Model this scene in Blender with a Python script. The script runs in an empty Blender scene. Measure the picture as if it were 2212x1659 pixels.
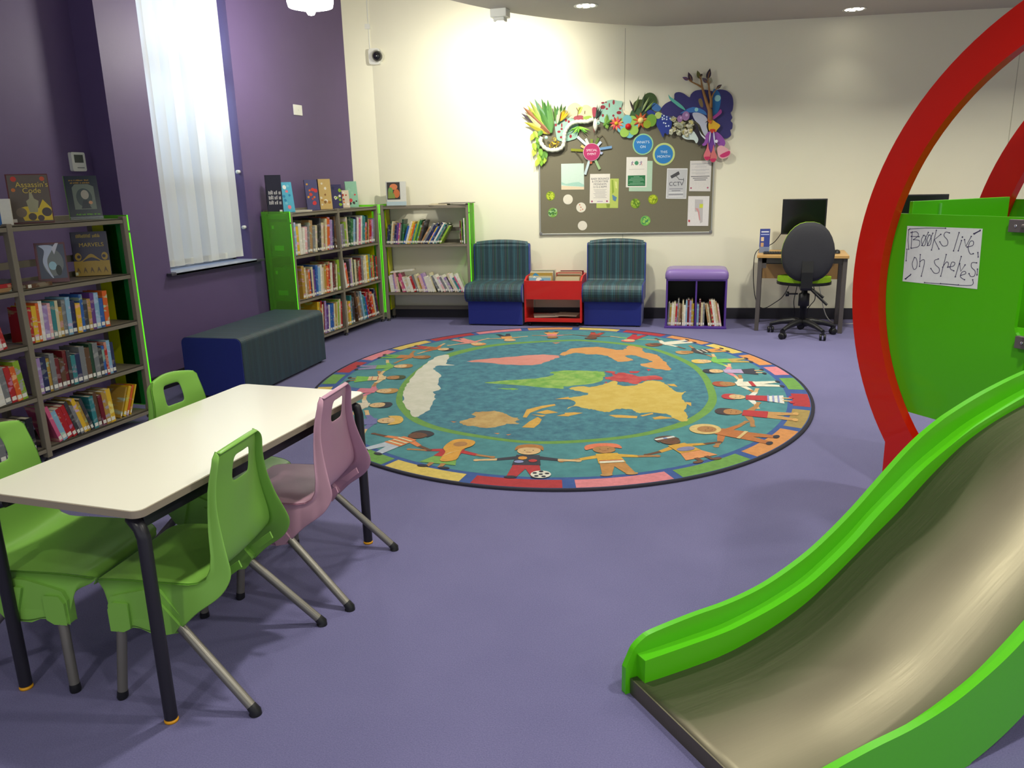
import bpy, math, random
from mathutils import Vector, Matrix
random.seed(7)
PI = math.pi
R = math.radians
scene = bpy.context.scene
col = scene.collection

# ---------------------------------------------------------------- colours and materials
def lin(c):
    return tuple(((v/255.0)/12.92 if v/255.0 <= 0.04045 else ((v/255.0+0.055)/1.055)**2.4) for v in c)
def rgba(c):
    return (*lin(c), 1.0)
MATS = {}
def mat(name, c, rough=0.6, metal=0.0, spec=0.5, noise=0.0, nscale=40.0, bump=0.0, bscale=200.0, alpha=1.0, trans=0.0, emit=None, estr=0.0, coat=0.0, sheen=0.0, ior=1.45, stretch=None):
    if name in MATS: return MATS[name]
    m = bpy.data.materials.new(name); m.use_nodes = True
    nt = m.node_tree; b = nt.nodes['Principled BSDF']
    b.inputs['Base Color'].default_value = rgba(c)
    b.inputs['Roughness'].default_value = rough
    b.inputs['Metallic'].default_value = metal
    b.inputs['Specular IOR Level'].default_value = spec
    b.inputs['IOR'].default_value = ior
    b.inputs['Alpha'].default_value = alpha
    b.inputs['Transmission Weight'].default_value = trans
    b.inputs['Coat Weight'].default_value = coat
    b.inputs['Sheen Weight'].default_value = sheen
    if emit:
        b.inputs['Emission Color'].default_value = rgba(emit)
        b.inputs['Emission Strength'].default_value = estr
    tc = nt.nodes.new('ShaderNodeTexCoord')
    src = tc.outputs['Object']
    if stretch:
        mp = nt.nodes.new('ShaderNodeMapping'); mp.inputs['Scale'].default_value = stretch
        nt.links.new(src, mp.inputs['Vector']); src = mp.outputs['Vector']
    if noise > 0:
        n = nt.nodes.new('ShaderNodeTexNoise'); n.inputs['Scale'].default_value = nscale; n.inputs['Detail'].default_value = 4
        nt.links.new(src, n.inputs['Vector'])
        mx = nt.nodes.new('ShaderNodeMixRGB'); mx.blend_type = 'MIX'
        a = lin(c)
        mx.inputs[1].default_value = (*[max(0, v*(1-noise)) for v in a], 1)
        mx.inputs[2].default_value = (*[min(1, v*(1+noise)) for v in a], 1)
        nt.links.new(n.outputs['Fac'], mx.inputs[0]); nt.links.new(mx.outputs[0], b.inputs['Base Color'])
    if bump > 0:
        n2 = nt.nodes.new('ShaderNodeTexNoise'); n2.inputs['Scale'].default_value = bscale; n2.inputs['Detail'].default_value = 3
        nt.links.new(src, n2.inputs['Vector'])
        bp = nt.nodes.new('ShaderNodeBump'); bp.inputs['Strength'].default_value = bump; bp.inputs['Distance'].default_value = 0.004
        nt.links.new(n2.outputs['Fac'], bp.inputs['Height']); nt.links.new(bp.outputs[0], b.inputs['Normal'])
    MATS[name] = m
    return m
def C(c, rough=0.6):
    """plain paper or paint of one colour"""
    return mat('paint_%d_%d_%d_%d' % (*c, int(rough*100)), c, rough=rough, noise=0.06, nscale=60)

# ---------------------------------------------------------------- mesh building
class MB:
    def __init__(s): s.v=[]; s.f=[]; s.m=[]; s.mats=[]; s.sm=[]
    def mi(s, m):
        if m not in s.mats: s.mats.append(m)
        return s.mats.index(m)
    def add(s, vs, fs, m, smooth=False):
        o=len(s.v); s.v+= [tuple(v) for v in vs]; k=s.mi(m)
        for f in fs: s.f.append([i+o for i in f]); s.m.append(k); s.sm.append(smooth)
    def box(s, x0,y0,z0,x1,y1,z1, m, M=None):
        vs=[Vector((x,y,z)) for z in (z0,z1) for y in (y0,y1) for x in (x0,x1)]
        if M: vs=[M@v for v in vs]
        s.add(vs, [(0,2,3,1),(4,5,7,6),(0,1,5,4),(2,6,7,3),(0,4,6,2),(1,3,7,5)], m)
        return s
    def prism(s, poly, z0, z1, m, M=None, side=None):
        """poly in local xy, extruded along z; M maps it"""
        n=len(poly)
        ar=sum(poly[i][0]*poly[(i+1)%n][1]-poly[(i+1)%n][0]*poly[i][1] for i in range(n))
        if ar<0: poly=list(reversed(poly))
        vs=[Vector((p[0],p[1],z0)) for p in poly]+[Vector((p[0],p[1],z1)) for p in poly]
        if M: vs=[M@v for v in vs]
        s.add(vs, [list(range(n))[::-1], list(range(n,2*n))], m)
        s.add(vs, [(i,(i+1)%n,n+(i+1)%n,n+i) for i in range(n)], side or m)
        return s
    def sheet(s, poly, z, m, M=None):
        n=len(poly)
        ar=sum(poly[i][0]*poly[(i+1)%n][1]-poly[(i+1)%n][0]*poly[i][1] for i in range(n))
        if ar<0: poly=list(reversed(poly))
        vs=[Vector((p[0],p[1],z)) for p in poly]
        if M: vs=[M@v for v in vs]
        s.add(vs,[list(range(n))],m); return s
    def tube(s, pts, r, m, n=10, cap=True, flat=1.0):
        pts=[Vector(p) for p in pts]; rs=r if isinstance(r,(list,tuple)) else [r]*len(pts)
        vs=[]; up=None
        for i,p in enumerate(pts):
            t=(pts[min(i+1,len(pts)-1)]-pts[max(i-1,0)]).normalized()
            if up is None:
                a=Vector((0,0,1)) if abs(t.z)<.9 else Vector((1,0,0))
                u=t.cross(a).normalized()
            else:
                u=(up-t*up.dot(t)).normalized()
            up=u; w=t.cross(u)
            for k in range(n):
                an=2*PI*k/n; vs.append(p+u*math.cos(an)*rs[i]+w*math.sin(an)*rs[i]*flat)
        fs=[(i*n+k,i*n+(k+1)%n,(i+1)*n+(k+1)%n,(i+1)*n+k) for i in range(len(pts)-1) for k in range(n)]
        s.add(vs,fs,m,True)
        if cap:
            L=len(pts)-1
            s.add(vs[:n],[list(range(n))[::-1]],m); s.add(vs[L*n:],[list(range(n))],m)
        return s
    def lathe(s, prof, m, c=(0,0,0), n=32, M=None, smooth=True):
        vs=[];c=Vector(c)
        for (r,z) in prof:
            for k in range(n):
                an=2*PI*k/n; v=Vector((r*math.cos(an),r*math.sin(an),z))+c
                vs.append(M@v if M else v)
        fs=[(i*n+k,i*n+(k+1)%n,(i+1)*n+(k+1)%n,(i+1)*n+k) for i in range(len(prof)-1) for k in range(n)]
        s.add(vs,fs,m,smooth); return s
    def build(s, name, parent=None, loc=None, bevel=0, seg=2, subsurf=0, solid=0, smooth_all=False, merge=False):
        me=bpy.data.meshes.new(name); me.from_pydata(s.v,[],s.f)
        for m in s.mats: me.materials.append(m)
        me.polygons.foreach_set('material_index', s.m)
        me.polygons.foreach_set('use_smooth', [True]*len(s.f) if smooth_all else s.sm)
        me.update()
        o=bpy.data.objects.new(name,me); col.objects.link(o)
        if parent: o.parent=parent
        if loc is not None: o.location=loc
        if merge:
            w=o.modifiers.new('weld','WELD'); w.merge_threshold=1e-4
        if solid:
            d=o.modifiers.new('solid','SOLIDIFY'); d.thickness=solid; d.offset=0
        if bevel:
            b=o.modifiers.new('bevel','BEVEL'); b.width=bevel; b.segments=seg; b.limit_method='ANGLE'; b.angle_limit=R(40)
        if subsurf:
            b=o.modifiers.new('sub','SUBSURF'); b.levels=subsurf; b.render_levels=subsurf
        return o
def tag(o, label=None, cat=None, group=None, kind=None):
    if label: o['label']=label
    if cat: o['category']=cat
    if group: o['group']=group
    if kind: o['kind']=kind
    return o
def thing(name, loc, rz=0.0, label=None, cat=None, group=None, rot=None):
    o=bpy.data.objects.new(name,None); o.empty_display_size=0.1; col.objects.link(o)
    o.location=loc; o.rotation_euler=rot if rot else (0,0,rz)
    return tag(o,label,cat,group)
def struct(mb, name, **k):
    return tag(mb.build(name,**k), kind='structure')
def text_obj(name, s, size, m, parent, loc, rot=(PI/2,0,0), align='CENTER', extrude=0.0004, sx=1.0, spacing=1.0):
    cu=bpy.data.curves.new(name,'FONT'); cu.body=s; cu.size=size; cu.extrude=extrude; cu.align_x=align; cu.align_y='CENTER'; cu.space_line=spacing
    t=bpy.data.objects.new(name,cu); col.objects.link(t)
    dg=bpy.context.evaluated_depsgraph_get(); dg.update()
    me=bpy.data.meshes.new_from_object(t.evaluated_get(dg)); me.materials.clear(); me.materials.append(m)
    bpy.data.objects.remove(t)
    o=bpy.data.objects.new(name,me); col.objects.link(o); o.parent=parent; o.location=loc; o.rotation_euler=rot; o.scale=(sx,1,1)
    return o
def arc(cx,cy,r,a0,a1,n,ry=None):
    ry=r if ry is None else ry
    return [(cx+r*math.cos(R(a0+(a1-a0)*i/n)),cy+ry*math.sin(R(a0+(a1-a0)*i/n))) for i in range(n+1)]
def disc2(cx,cy,r,n=20,ry=None):
    return arc(cx,cy,r,0,360-360/n,n-1,ry)
def rrect(x0,y0,x1,y1,r,n=4):
    return arc(x1-r,y1-r,r,0,90,n)+arc(x0+r,y1-r,r,90,180,n)+arc(x0+r,y0+r,r,180,270,n)+arc(x1-r,y0+r,r,270,360,n)
def catmull(P, k=6, closed=True):
    out=[];n=len(P)
    for i in range(n if closed else n-1):
        g=(lambda j:P[j%n]) if closed else (lambda j:P[max(0,min(n-1,j))])
        a,b,c,d=g(i-1),g(i),g(i+1),g(i+2)
        for q in range(k):
            t=q/k
            out.append(tuple(0.5*(2*b[m]+(c[m]-a[m])*t+(2*a[m]-5*b[m]+4*c[m]-d[m])*t*t+(3*b[m]-a[m]-3*c[m]+d[m])*t**3) for m in range(len(a))))
    if not closed: out.append(tuple(P[-1]))
    return out
ORD=['first','second','third','fourth','fifth','sixth','seventh','eighth','ninth','tenth','eleventh','twelfth','thirteenth','fourteenth','fifteenth','sixteenth','seventeenth','eighteenth','nineteenth','twentieth','twenty-first','twenty-second','twenty-third','twenty-fourth','twenty-fifth','twenty-sixth','twenty-seventh','twenty-eighth','twenty-ninth','thirtieth','thirty-first','thirty-second','thirty-third','thirty-fourth','thirty-fifth','thirty-sixth','thirty-seventh','thirty-eighth','thirty-ninth','fortieth','forty-first','forty-second']

# shared materials
M_purple=mat('purple_wall_paint',(100,82,124),rough=0.5,noise=0.04,nscale=8,bump=0.15,bscale=300)
M_purple_dk=M_purple
M_cream=mat('cream_wall_paint',(236,232,208),rough=0.55,noise=0.02,nscale=3,bump=0.1,bscale=260)
M_ceil=mat('ceiling_paint',(196,190,180),rough=0.8,noise=0.02,nscale=3)
M_skirt=mat('charcoal_skirting_vinyl',(46,44,52),rough=0.5)
M_grey=mat('taupe_grey_powder_coat',(128,120,104),rough=0.45,noise=0.03,nscale=30)
M_white=mat('white_plastic',(236,236,226),rough=0.35)
M_black=mat('black_plastic',(22,22,25),rough=0.4,bump=0.1,bscale=500)
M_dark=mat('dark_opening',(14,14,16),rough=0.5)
M_leg=mat('black_steel_tube',(34,32,40),rough=0.35,bump=0.05,bscale=400)
M_page=mat('paper_page_edges',(222,214,190),rough=0.8,noise=0.1,nscale=150,stretch=(1,1,1))
M_lbl=mat('white_spine_label',(228,226,214),rough=0.6)
M_blind=mat('white_blind_fabric',(226,226,218),rough=0.85,trans=0.0)
def carpet():
    m=mat('violet_loop_carpet',(124,118,168),rough=0.95,sheen=0.1,bump=0.5,bscale=260)
    nt=m.node_tree;b=nt.nodes['Principled BSDF']
    tc=nt.nodes.new('ShaderNodeTexCoord')
    n1=nt.nodes.new('ShaderNodeTexNoise');n1.inputs['Scale'].default_value=2.2;n1.inputs['Detail'].default_value=5
    n2=nt.nodes.new('ShaderNodeTexNoise');n2.inputs['Scale'].default_value=230;n2.inputs['Detail'].default_value=2
    nt.links.new(tc.outputs['Object'],n1.inputs['Vector']);nt.links.new(tc.outputs['Object'],n2.inputs['Vector'])
    ad=nt.nodes.new('ShaderNodeMath');ad.operation='MULTIPLY_ADD';ad.inputs[1].default_value=0.45
    nt.links.new(n1.outputs['Fac'],ad.inputs[0]);nt.links.new(n2.outputs['Fac'],ad.inputs[2])
    cr=nt.nodes.new('ShaderNodeValToRGB')
    cr.color_ramp.elements[0].position=0.35;cr.color_ramp.elements[0].color=rgba((82,80,122))
    cr.color_ramp.elements[1].position=1.0;cr.color_ramp.elements[1].color=rgba((108,104,146))
    nt.links.new(ad.outputs[0],cr.inputs[0]);nt.links.new(cr.outputs[0],b.inputs['Base Color'])
    return m
M_carpet=carpet()
# translucent blind cloth
def blind_mat():
    m=bpy.data.materials.new('blind_cloth');m.use_nodes=True;nt=m.node_tree
    b=nt.nodes['Principled BSDF'];b.inputs['Base Color'].default_value=rgba((232,232,226));b.inputs['Roughness'].default_value=0.9
    t=nt.nodes.new('ShaderNodeBsdfTranslucent');t.inputs[0].default_value=rgba((236,238,240))
    mx=nt.nodes.new('ShaderNodeMixShader');mx.inputs[0].default_value=0.3
    o=nt.nodes['Material Output']
    nt.links.new(b.outputs[0],mx.inputs[1]);nt.links.new(t.outputs[0],mx.inputs[2]);nt.links.new(mx.outputs[0],o.inputs[0])
    return m
M_blind=blind_mat()
def acrylic(name,c,rough=0.05,strength=0.5,edge=False):
    m=bpy.data.materials.new(name);m.use_nodes=True;nt=m.node_tree
    b=nt.nodes['Principled BSDF'];b.inputs['Base Color'].default_value=rgba(c);b.inputs['Roughness'].default_value=0.15
    t=nt.nodes.new('ShaderNodeBsdfTransparent');t.inputs[0].default_value=rgba(c)
    mx=nt.nodes.new('ShaderNodeMixShader');mx.inputs[0].default_value=strength
    o=nt.nodes['Material Output']
    nt.links.new(b.outputs[0],mx.inputs[1]);nt.links.new(t.outputs[0],mx.inputs[2]);nt.links.new(mx.outputs[0],o.inputs[0])
    return m
M_lime=acrylic('lime_acrylic',(184,250,120),strength=0.80)
M_yel=acrylic('yellow_acrylic',(214,218,0),strength=0.25)
M_clear=acrylic('clear_acrylic',(240,245,245),strength=0.85)
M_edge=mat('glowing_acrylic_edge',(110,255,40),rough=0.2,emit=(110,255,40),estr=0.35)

# ---------------------------------------------------------------- camera
cam_d=bpy.data.cameras.new('camera');cam=bpy.data.objects.new('camera',cam_d);col.objects.link(cam)
MC=((0.9508102725000104,0.05679512846911875,-0.30452280553454847),(0.3089451785851502,-0.24571489529683743,0.9187910898883673),(-0.02264293129092929,-0.9676768590864621,-0.25117482766215593))
cm=Matrix.Identity(4)
for i in range(3):
    cm[i][0]=MC[i][0];cm[i][1]=-MC[i][1];cm[i][2]=-MC[i][2]
cm.translation=Vector((0,0,1.51));cam.matrix_world=cm
cam_d.sensor_width=36;cam_d.lens=1700/2212*36;cam_d.clip_start=0.05
scene.camera=cam

# ---------------------------------------------------------------- the room
YB=lambda x: 8.23+(x+3.7)*0.7/4.5        # the line of the back wall on the floor
PSI=math.atan2(.7,4.5)
WX=-4.42; RX=-4.63
mb=MB();mb.prism([(-5.0,-3.0),(5.2,-3.0),(5.2,YB(5.2)+.3),(-5.0,YB(-5.0)+.3)],-0.12,0,M_carpet);struct(mb,'floor')
# left wall: a set-back length, a return, and the window wall with an opening
H=4.3
mb=MB()
mb.box(RX-.25,-3,0,RX,4.6,H,M_purple)
y0,y1,z0,z1=5.0,6.03,.875,3.95
mb.prism([(RX-.25,4.6),(WX,4.6),(WX,y0),(RX-.25,y0)],0,H,M_purple)
mb.prism([(RX-.25,y1),(WX,y1),(WX,7.96),(RX-.25,7.96)],0,H,M_purple)
mb.prism([(RX-.25,y0),(WX,y0),(WX,y1),(RX-.25,y1)],0,z0,M_purple)
mb.prism([(RX-.25,y0),(WX,y0),(WX,y1),(RX-.25,y1)],z1,H,M_purple)
struct(mb,'wall_left')
mb=MB();mb.prism([(WX-.46,7.96),(WX,7.96),(-4.20,YB(-4.2)),(-4.20,YB(-4.2)+.3),(WX-.46,YB(-4.2)+.3)],0,H,M_cream);struct(mb,'wall_left_corner')
mb=MB();mb.prism([(-4.20,YB(-4.2)),(5.2,YB(5.2)),(5.2,YB(5.2)+.3),(-4.20,YB(-4.2)+.3)],0,H,M_cream);struct(mb,'wall_back')
mb=MB();mb.box(5.2,3.2,0,5.4,YB(5.2)+.3,H,M_cream);struct(mb,'wall_right')
def W2(u,off=0.0,z=0.0):
    """point on the back wall: u along it, off towards the room"""
    c,s=math.cos(PSI),math.sin(PSI)
    return Vector((-3.7+u*c+off*s, 8.23+u*s-off*c, z))
def wall_thing(name,u,z,off=0.0,**k):
    return thing(name,W2(u,off,z),PSI,**k)
# skirting
mb=MB();MW=Matrix.Translation((-3.7,8.23,0))@Matrix.Rotation(PSI,4,'Z')
mb.box(-.5,-.016,0,9.0,0,.118,M_skirt,MW);struct(mb,'baseboard_back',bevel=.002)
mb=MB();mb.box(WX,4.6,0,WX+.014,7.96,.118,M_skirt);struct(mb,'baseboard_left',bevel=.002)
# thin joints between the wall panels
M_joint=mat('panel_joint_shadow_gap',(190,186,164),rough=.8)
for i,u in enumerate((2.185,5.903)):
    mb=MB();mb.box(u-.003,-.0015,.118,u+.003,.0,2.97,M_joint,MW);struct(mb,'trim_%d'%(i+1))
# low ceiling with a round edge, high ceiling above
cx,cy,cr=.878,5.542,3.7155
edge=[]
a=math.atan2(YB(-1.1)-cy,-1.1-cx)
pts=[(cx+cr*math.cos(t),cy+cr*math.sin(t)) for t in [a+(PI-a)*i/60 for i in range(61)]]
pts=[p for p in pts if p[1]<YB(p[0])]
pts=[(pts[0][0]+.15,YB(pts[0][0]+.15))]+pts+[(cx-cr,-3),(5.2,-3),(5.2,YB(5.2))]
mb=MB();mb.prism(pts,2.97,4.28,M_ceil);struct(mb,'ceiling')
mb=MB();mb.box(-5,-3,H,5.2,9.4,H+.1,M_ceil);struct(mb,'ceiling_high')
# window: frame, glass, sill
M_frame=mat('grey_window_frame',(150,156,168),rough=.4)
M_glass=acrylic('window_glass',(225,235,245),strength=.93)
w=thing('window_1',(WX-.2,(y0+y1)/2,z0));tag(w,kind='structure')
f=MB();hw=(y1-y0)/2
for a0,a1 in ((-hw,-hw+.05),(hw-.05,hw)): f.box(-.03,a0,0,.03,a1,z1-z0,M_frame)
for zz in (0,.73,1.53,2.33,3.03): f.box(-.03,-hw,zz,.03,hw,zz+.06,M_frame)
f.build('window_frame',w)
MB().box(-.004,-hw+.05,.06,.004,hw-.05,z1-z0-.01,M_glass).build('pane',w)
M_sill=mat('grey_window_sill_laminate',(176,184,202),rough=.3)
s=MB();s.box(WX-.2,y0,.85,WX+.05,y1,.878,M_sill);s.box(WX,y0-.05,.85,WX+.05,y1+.12,.872,mat('dark_sill_nose',(74,70,84),rough=.4));struct(s,'window_1_sill',bevel=.004)
# vertical blinds
bl=thing('vertical_blind',(-4.5,5.515,.905),0,'tall white vertical blind hanging in the window of the purple wall','window blind')
n=9;wd=.124;angs=[22,14,30,17,42,4,28,14,22]
for i in range(n):
    yc=-.452+i*.1085
    b=MB();a=R(angs[i]);seg=4;vs=[]
    for zz in (0,3.0):
        for k in range(seg+1):
            t=-1+2*k/seg;bow=.008*(1-t*t)
            vs.append((math.sin(a)*wd/2*t+bow+.010*(i%2),yc+math.cos(a)*wd/2*t,zz))
    fs=[(k,k+1,seg+2+k,seg+1+k) for k in range(seg)]
    b.add(vs,fs,M_blind,True)
    o=b.build('slat',bl)
    hb=MB();hb.box(-.002,-.055,0,.002,.055,.05,M_white,Matrix.Translation((0.003,yc,0.002))@Matrix.Rotation(-a,4,'Z'));hb.build('bottom_weight',o)
c_=MB()
for i in range(n-1):
    ya=-.452+i*.1085
    c_.tube([(.012,ya,.012),(.012,ya+.055,.004),(.012,ya+.1125,.012)],.0012,M_white,6)
c_.build('bottom_chain',bl)
MB().box(-.02,-.51,2.99,.03,.51,3.02,M_white).build('head_rail',bl)
for i,(zz,nm) in enumerate(((1.63,'upper'),(1.156,'lower'))):
    k=MB();k.lathe([(0.001,0),(.016,0),(.016,.03),(.001,.03)],M_white,n=16,M=Matrix.Translation((-4.46,6.03,zz))@Matrix.Rotation(PI/2,4,'X'))
    tag(k.build('cord_cleat'),'small white round cord holder on the window reveal, the %s of two'%nm,'cord holder')
# daylight outside: real sky comes from the world

# ---------------------------------------------------------------- wall fittings
t=thing('thermostat',(RX,4.463,1.70),0,'small white wall thermostat with grey screen on dark purple wall','thermostat')
MB().prism(rrect(-.058,-.065,.058,.062,.012),0,.028,M_white,Matrix.Rotation(PI/2,4,'Y')@Matrix.Rotation(PI/2,4,'Z')).build('housing',t,bevel=.003)
MB().box(.028,-.036,-.008,.030,.038,.045,mat('grey_screen',(92,96,88),rough=.2)).build('screen',t)
tx=MB();tx.box(.028,-.02,-.045,.0295,.04,-.038,C((150,150,150)));tx.build('print',t)
t=thing('wall_plate',(WX,6.965,2.205),0,'blank square white wall plate high on the purple wall','wall plate')
MB().box(0,-.072,-.048,.012,.072,.048,M_white).build('plate',t,bevel=.004)
MB().lathe([(.0005,0),(.004,0),(.004,.002),(.0005,.002)],C((190,190,180)),n=10,M=Matrix.Translation((.012,0,.0))@Matrix.Rotation(PI/2,4,'Y')).build('screw',t)
# dome camera with conduit
uc,zc=(-0.443,2.813)
t=wall_thing('security_camera',uc,zc,label='white dome security camera with dark lens high in the wall corner',cat='security camera')
MB().prism(rrect(-.075,-.08,.05,.08,.03),0,.07,M_white,Matrix.Rotation(PI/2,4,'X')).build('housing',t,bevel=.01,seg=3)
dm=MB();dm.lathe([(.055*math.cos(R(a)),.055*math.sin(R(a))) for a in range(0,91,10)],mat('smoked_dome',(18,18,26),rough=.05,coat=1),M=Matrix.Translation((.02,-.07,0))@Matrix.Rotation(R(90),4,'X')@Matrix.Rotation(R(25),4,'Y'));dm.build('dome',t)
MB().lathe([(.058,0),(.066,.008),(.058,.02)],M_white,M=Matrix.Translation((.02,-.062,0))@Matrix.Rotation(R(90),4,'X')@Matrix.Rotation(R(25),4,'Y')).build('ring',t)
cb=MB()
for du in (-.045,-.015): cb.tube([(-.06+du,-.012,.06),(-.06+du,-.012,.3),(-.06+du*1.2,-.012,1.2)],.006,M_white,8)
cb.prism(rrect(-.12,.28,-.055,.33,.008),0,.03,M_white,Matrix.Rotation(PI/2,4,'X'))
cb.build('conduit',t)

# ceiling lights
M_lamp=mat('lit_diffuser',(255,250,235),emit=(255,248,228),estr=9)
M_chrome=mat('bright_chrome',(225,225,225),metal=1,rough=.12)
M_lit=mat('lit_reflector',(255,252,240),emit=(255,250,236),estr=4.5)
def downlight(x,y,label,power=20,spread=140):
    t=thing('downlight',(x,y,2.97),0,label,'ceiling light','round recessed downlights in the low ceiling')
    MB().lathe([(.085,-.001),(.105,-.006),(.108,-.001),(.105,0)],M_white,n=36).build('trim_ring',t)
    rf=MB();prof=[(.086,-.003),(.07,-.0022)]
    nseg=18
    vs=[];k=0
    for j in range(nseg):
        a0=2*PI*j/nseg;a1=2*PI*(j+1)/nseg
        rf.add([(.084*math.cos(a0),.084*math.sin(a0),-.003),(.084*math.cos(a1),.084*math.sin(a1),-.003),(.045*math.cos(a1),.045*math.sin(a1),-.001),(.045*math.cos(a0),.045*math.sin(a0),-.001)],[(0,1,2,3)],M_chrome if j%3==0 else M_lit)
    rf.build('reflector',t)
    MB().lathe([(.0005,-.0015),(.046,-.0015)],M_lamp,n=24).build('bulb',t)
    l=bpy.data.lights.new('downlight_beam','AREA');l.shape='DISK';l.size=.16;l.energy=power;l.color=(1,.975,.84);l.spread=R(spread)
    lo=bpy.data.objects.new('downlight_beam',l);col.objects.link(lo);lo.parent=t;lo.location=(0,0,-.02)
    return t
DLP=24
downlight(-1.67,7.34,'lit recessed downlight in the low ceiling, left of the two in view',DLP)
downlight(.6,8.55,'lit recessed downlight in the low ceiling, right of the two in view',.5,90)
for x,y,pw in ((.45,6.8,31),(2.4,7.3,26),(-1.5,5.0,11),(1.0,4.6,14),(-1.3,2.4,18),(.9,2.2,19),(2.8,4.5,17),(.9,.3,16),(-1.4,-.4,13),(2.9,1.4,14)):  # unseen fixtures added to fill the room and back wall with light
    downlight(x,y,'unseen recessed downlight added in the low ceiling to light the room',pw)

# pendant lamp
px_,py_,pz_=-3.52,5.86,2.845
t=thing('pendant_lamp',(px_,py_,pz_),0,'bright white glass pendant lamp hanging before the purple wall','pendant lamp')
M_shade=mat('opal_glass_shade',(255,252,244),rough=.3,emit=(255,250,240),estr=3.2)
sh=MB();sh.lathe([(.144,0),(.152,.03),(.149,.09),(.138,.17),(.11,.26),(.07,.31),(.03,.33)],M_shade,n=40);sh.v=[(x*1.16,y*1.16,z*1.16) for x,y,z in sh.v];sh.build('shade',t,solid=.004)
MB().lathe([(.165,.004),(.12,-.012),(.06,-.024),(.0005,-.028)],M_shade,n=40).build('diffuser',t)
MB().lathe([(.0005,-.025),(.024,-.028),(.034,-.04),(.024,-.056),(.0005,-.062)],M_lamp,n=20).build('bulb',t)
MB().tube([(0,0,.32),(0,0,1.7)],.006,M_black,8).build('cord',t)
MB().lathe([(.03,.31),(.035,.33),(.03,.42),(.006,.43)],M_chrome,n=20).build('lamp_holder',t)
l=bpy.data.lights.new('pendant_glow','POINT');l.energy=42;l.color=(1,.97,.88);l.shadow_soft_size=.15
lo=bpy.data.objects.new('pendant_glow',l);col.objects.link(lo);lo.parent=t;lo.location=(0,0,-.18)

# wall-washing spotlight on the rim of the low ceiling
sx,sy=-2.407,7.17
t=thing('spotlight',(sx,sy,2.97),0,'white box spotlight on the curved ceiling rim, throwing light on the wall','spotlight')
MB().box(-.075,-.06,-.07,.075,.06,.0,M_white).build('housing',t,bevel=.006)
MB().box(-.05,-.045,-.1,.05,.045,-.07,M_white).build('collar',t,bevel=.004)
MB().lathe([(.0005,-.101),(.035,-.101)],M_lamp,n=20).build('bulb',t)
l=bpy.data.lights.new('wall_washer','SPOT');l.energy=108;l.color=(1,.965,.84);l.spot_size=R(125);l.spot_blend=1.0;l.shadow_soft_size=.035
lo=bpy.data.objects.new('wall_washer',l);col.objects.link(lo);lo.parent=t
lo.location=(0,0,-.125)
d=Vector(W2(.80,0,2.35))-Vector((sx,sy,2.845))
lo.rotation_euler=d.to_track_quat('-Z','Y').to_euler()

# world: even overcast daylight through window and the open side of the room behind the camera
wd_=bpy.data.worlds.new('overcast_day');scene.world=wd_;wd_.use_nodes=True
bg=wd_.node_tree.nodes['Background'];bg.inputs[0].default_value=(.92,.96,1.0,1);bg.inputs[1].default_value=.62
l=bpy.data.lights.new('daylight_window','AREA');l.shape='RECTANGLE';l.size=1.0;l.size_y=3.0;l.energy=42;l.color=(.82,.9,1)
lo=bpy.data.objects.new('daylight_window',l);col.objects.link(lo);lo.location=(-5.1,5.5,2.45);lo.rotation_euler=(0,R(-90),0)
tag(lo)
scene.view_settings.view_transform='Standard';scene.view_settings.look='None';scene.view_settings.gamma=1;scene.view_settings.use_curve_mapping=False
scene.view_settings.exposure=0.50

# ---------------------------------------------------------------- books
def cover_material():
    m=bpy.data.materials.new('book_cover');m.use_nodes=True;nt=m.node_tree;b=nt.nodes['Principled BSDF']
    b.inputs['Roughness'].default_value=.3
    oi=nt.nodes.new('ShaderNodeObjectInfo');tc=nt.nodes.new('ShaderNodeTexCoord')
    mp=nt.nodes.new('ShaderNodeMapping');mp.inputs['Scale'].default_value=(10,4,20)
    ad=nt.nodes.new('ShaderNodeVectorMath');ad.operation='ADD'
    nt.links.new(tc.outputs['Object'],ad.inputs[0])
    sc=nt.nodes.new('ShaderNodeMath');sc.operation='MULTIPLY';sc.inputs[1].default_value=37
    nt.links.new(oi.outputs['Random'],sc.inputs[0]);nt.links.new(sc.outputs[0],ad.inputs[1])
    nt.links.new(ad.outputs[0],mp.inputs['Vector'])
    n=nt.nodes.new('ShaderNodeTexNoise');n.inputs['Scale'].default_value=1.6;n.inputs['Detail'].default_value=3
    nt.links.new(mp.outputs[0],n.inputs['Vector'])
    cr=nt.nodes.new('ShaderNodeValToRGB');cr.color_ramp.elements[0].position=.55;cr.color_ramp.elements[0].color=(0,0,0,1);cr.color_ramp.elements[1].position=.62;cr.color_ramp.elements[1].color=(1,1,1,1)
    nt.links.new(n.outputs['Fac'],cr.inputs[0])
    hs=nt.nodes.new('ShaderNodeHueSaturation');nt.links.new(oi.outputs['Color'],hs.inputs['Color'])
    r2=nt.nodes.new('ShaderNodeMath');r2.operation='ADD';r2.inputs[1].default_value=.1;nt.links.new(oi.outputs['Random'],r2.inputs[0]);nt.links.new(r2.outputs[0],hs.inputs['Hue'])
    hs.inputs['Value'].default_value=1.5;hs.inputs['Saturation'].default_value=.75
    g=nt.nodes.new('ShaderNodeMixRGB');g.inputs[0].default_value=.3;g.inputs[2].default_value=(.6,.57,.5,1);nt.links.new(hs.outputs[0],g.inputs[1])
    cr.color_ramp.elements[1].color=(.6,.6,.6,1)
    mx=nt.nodes.new('ShaderNodeMixRGB');nt.links.new(cr.outputs[0],mx.inputs[0]);nt.links.new(oi.outputs['Color'],mx.inputs[1]);nt.links.new(g.outputs[0],mx.inputs[2])
    nt.links.new(mx.outputs[0],b.inputs['Base Color'])
    return m
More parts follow.
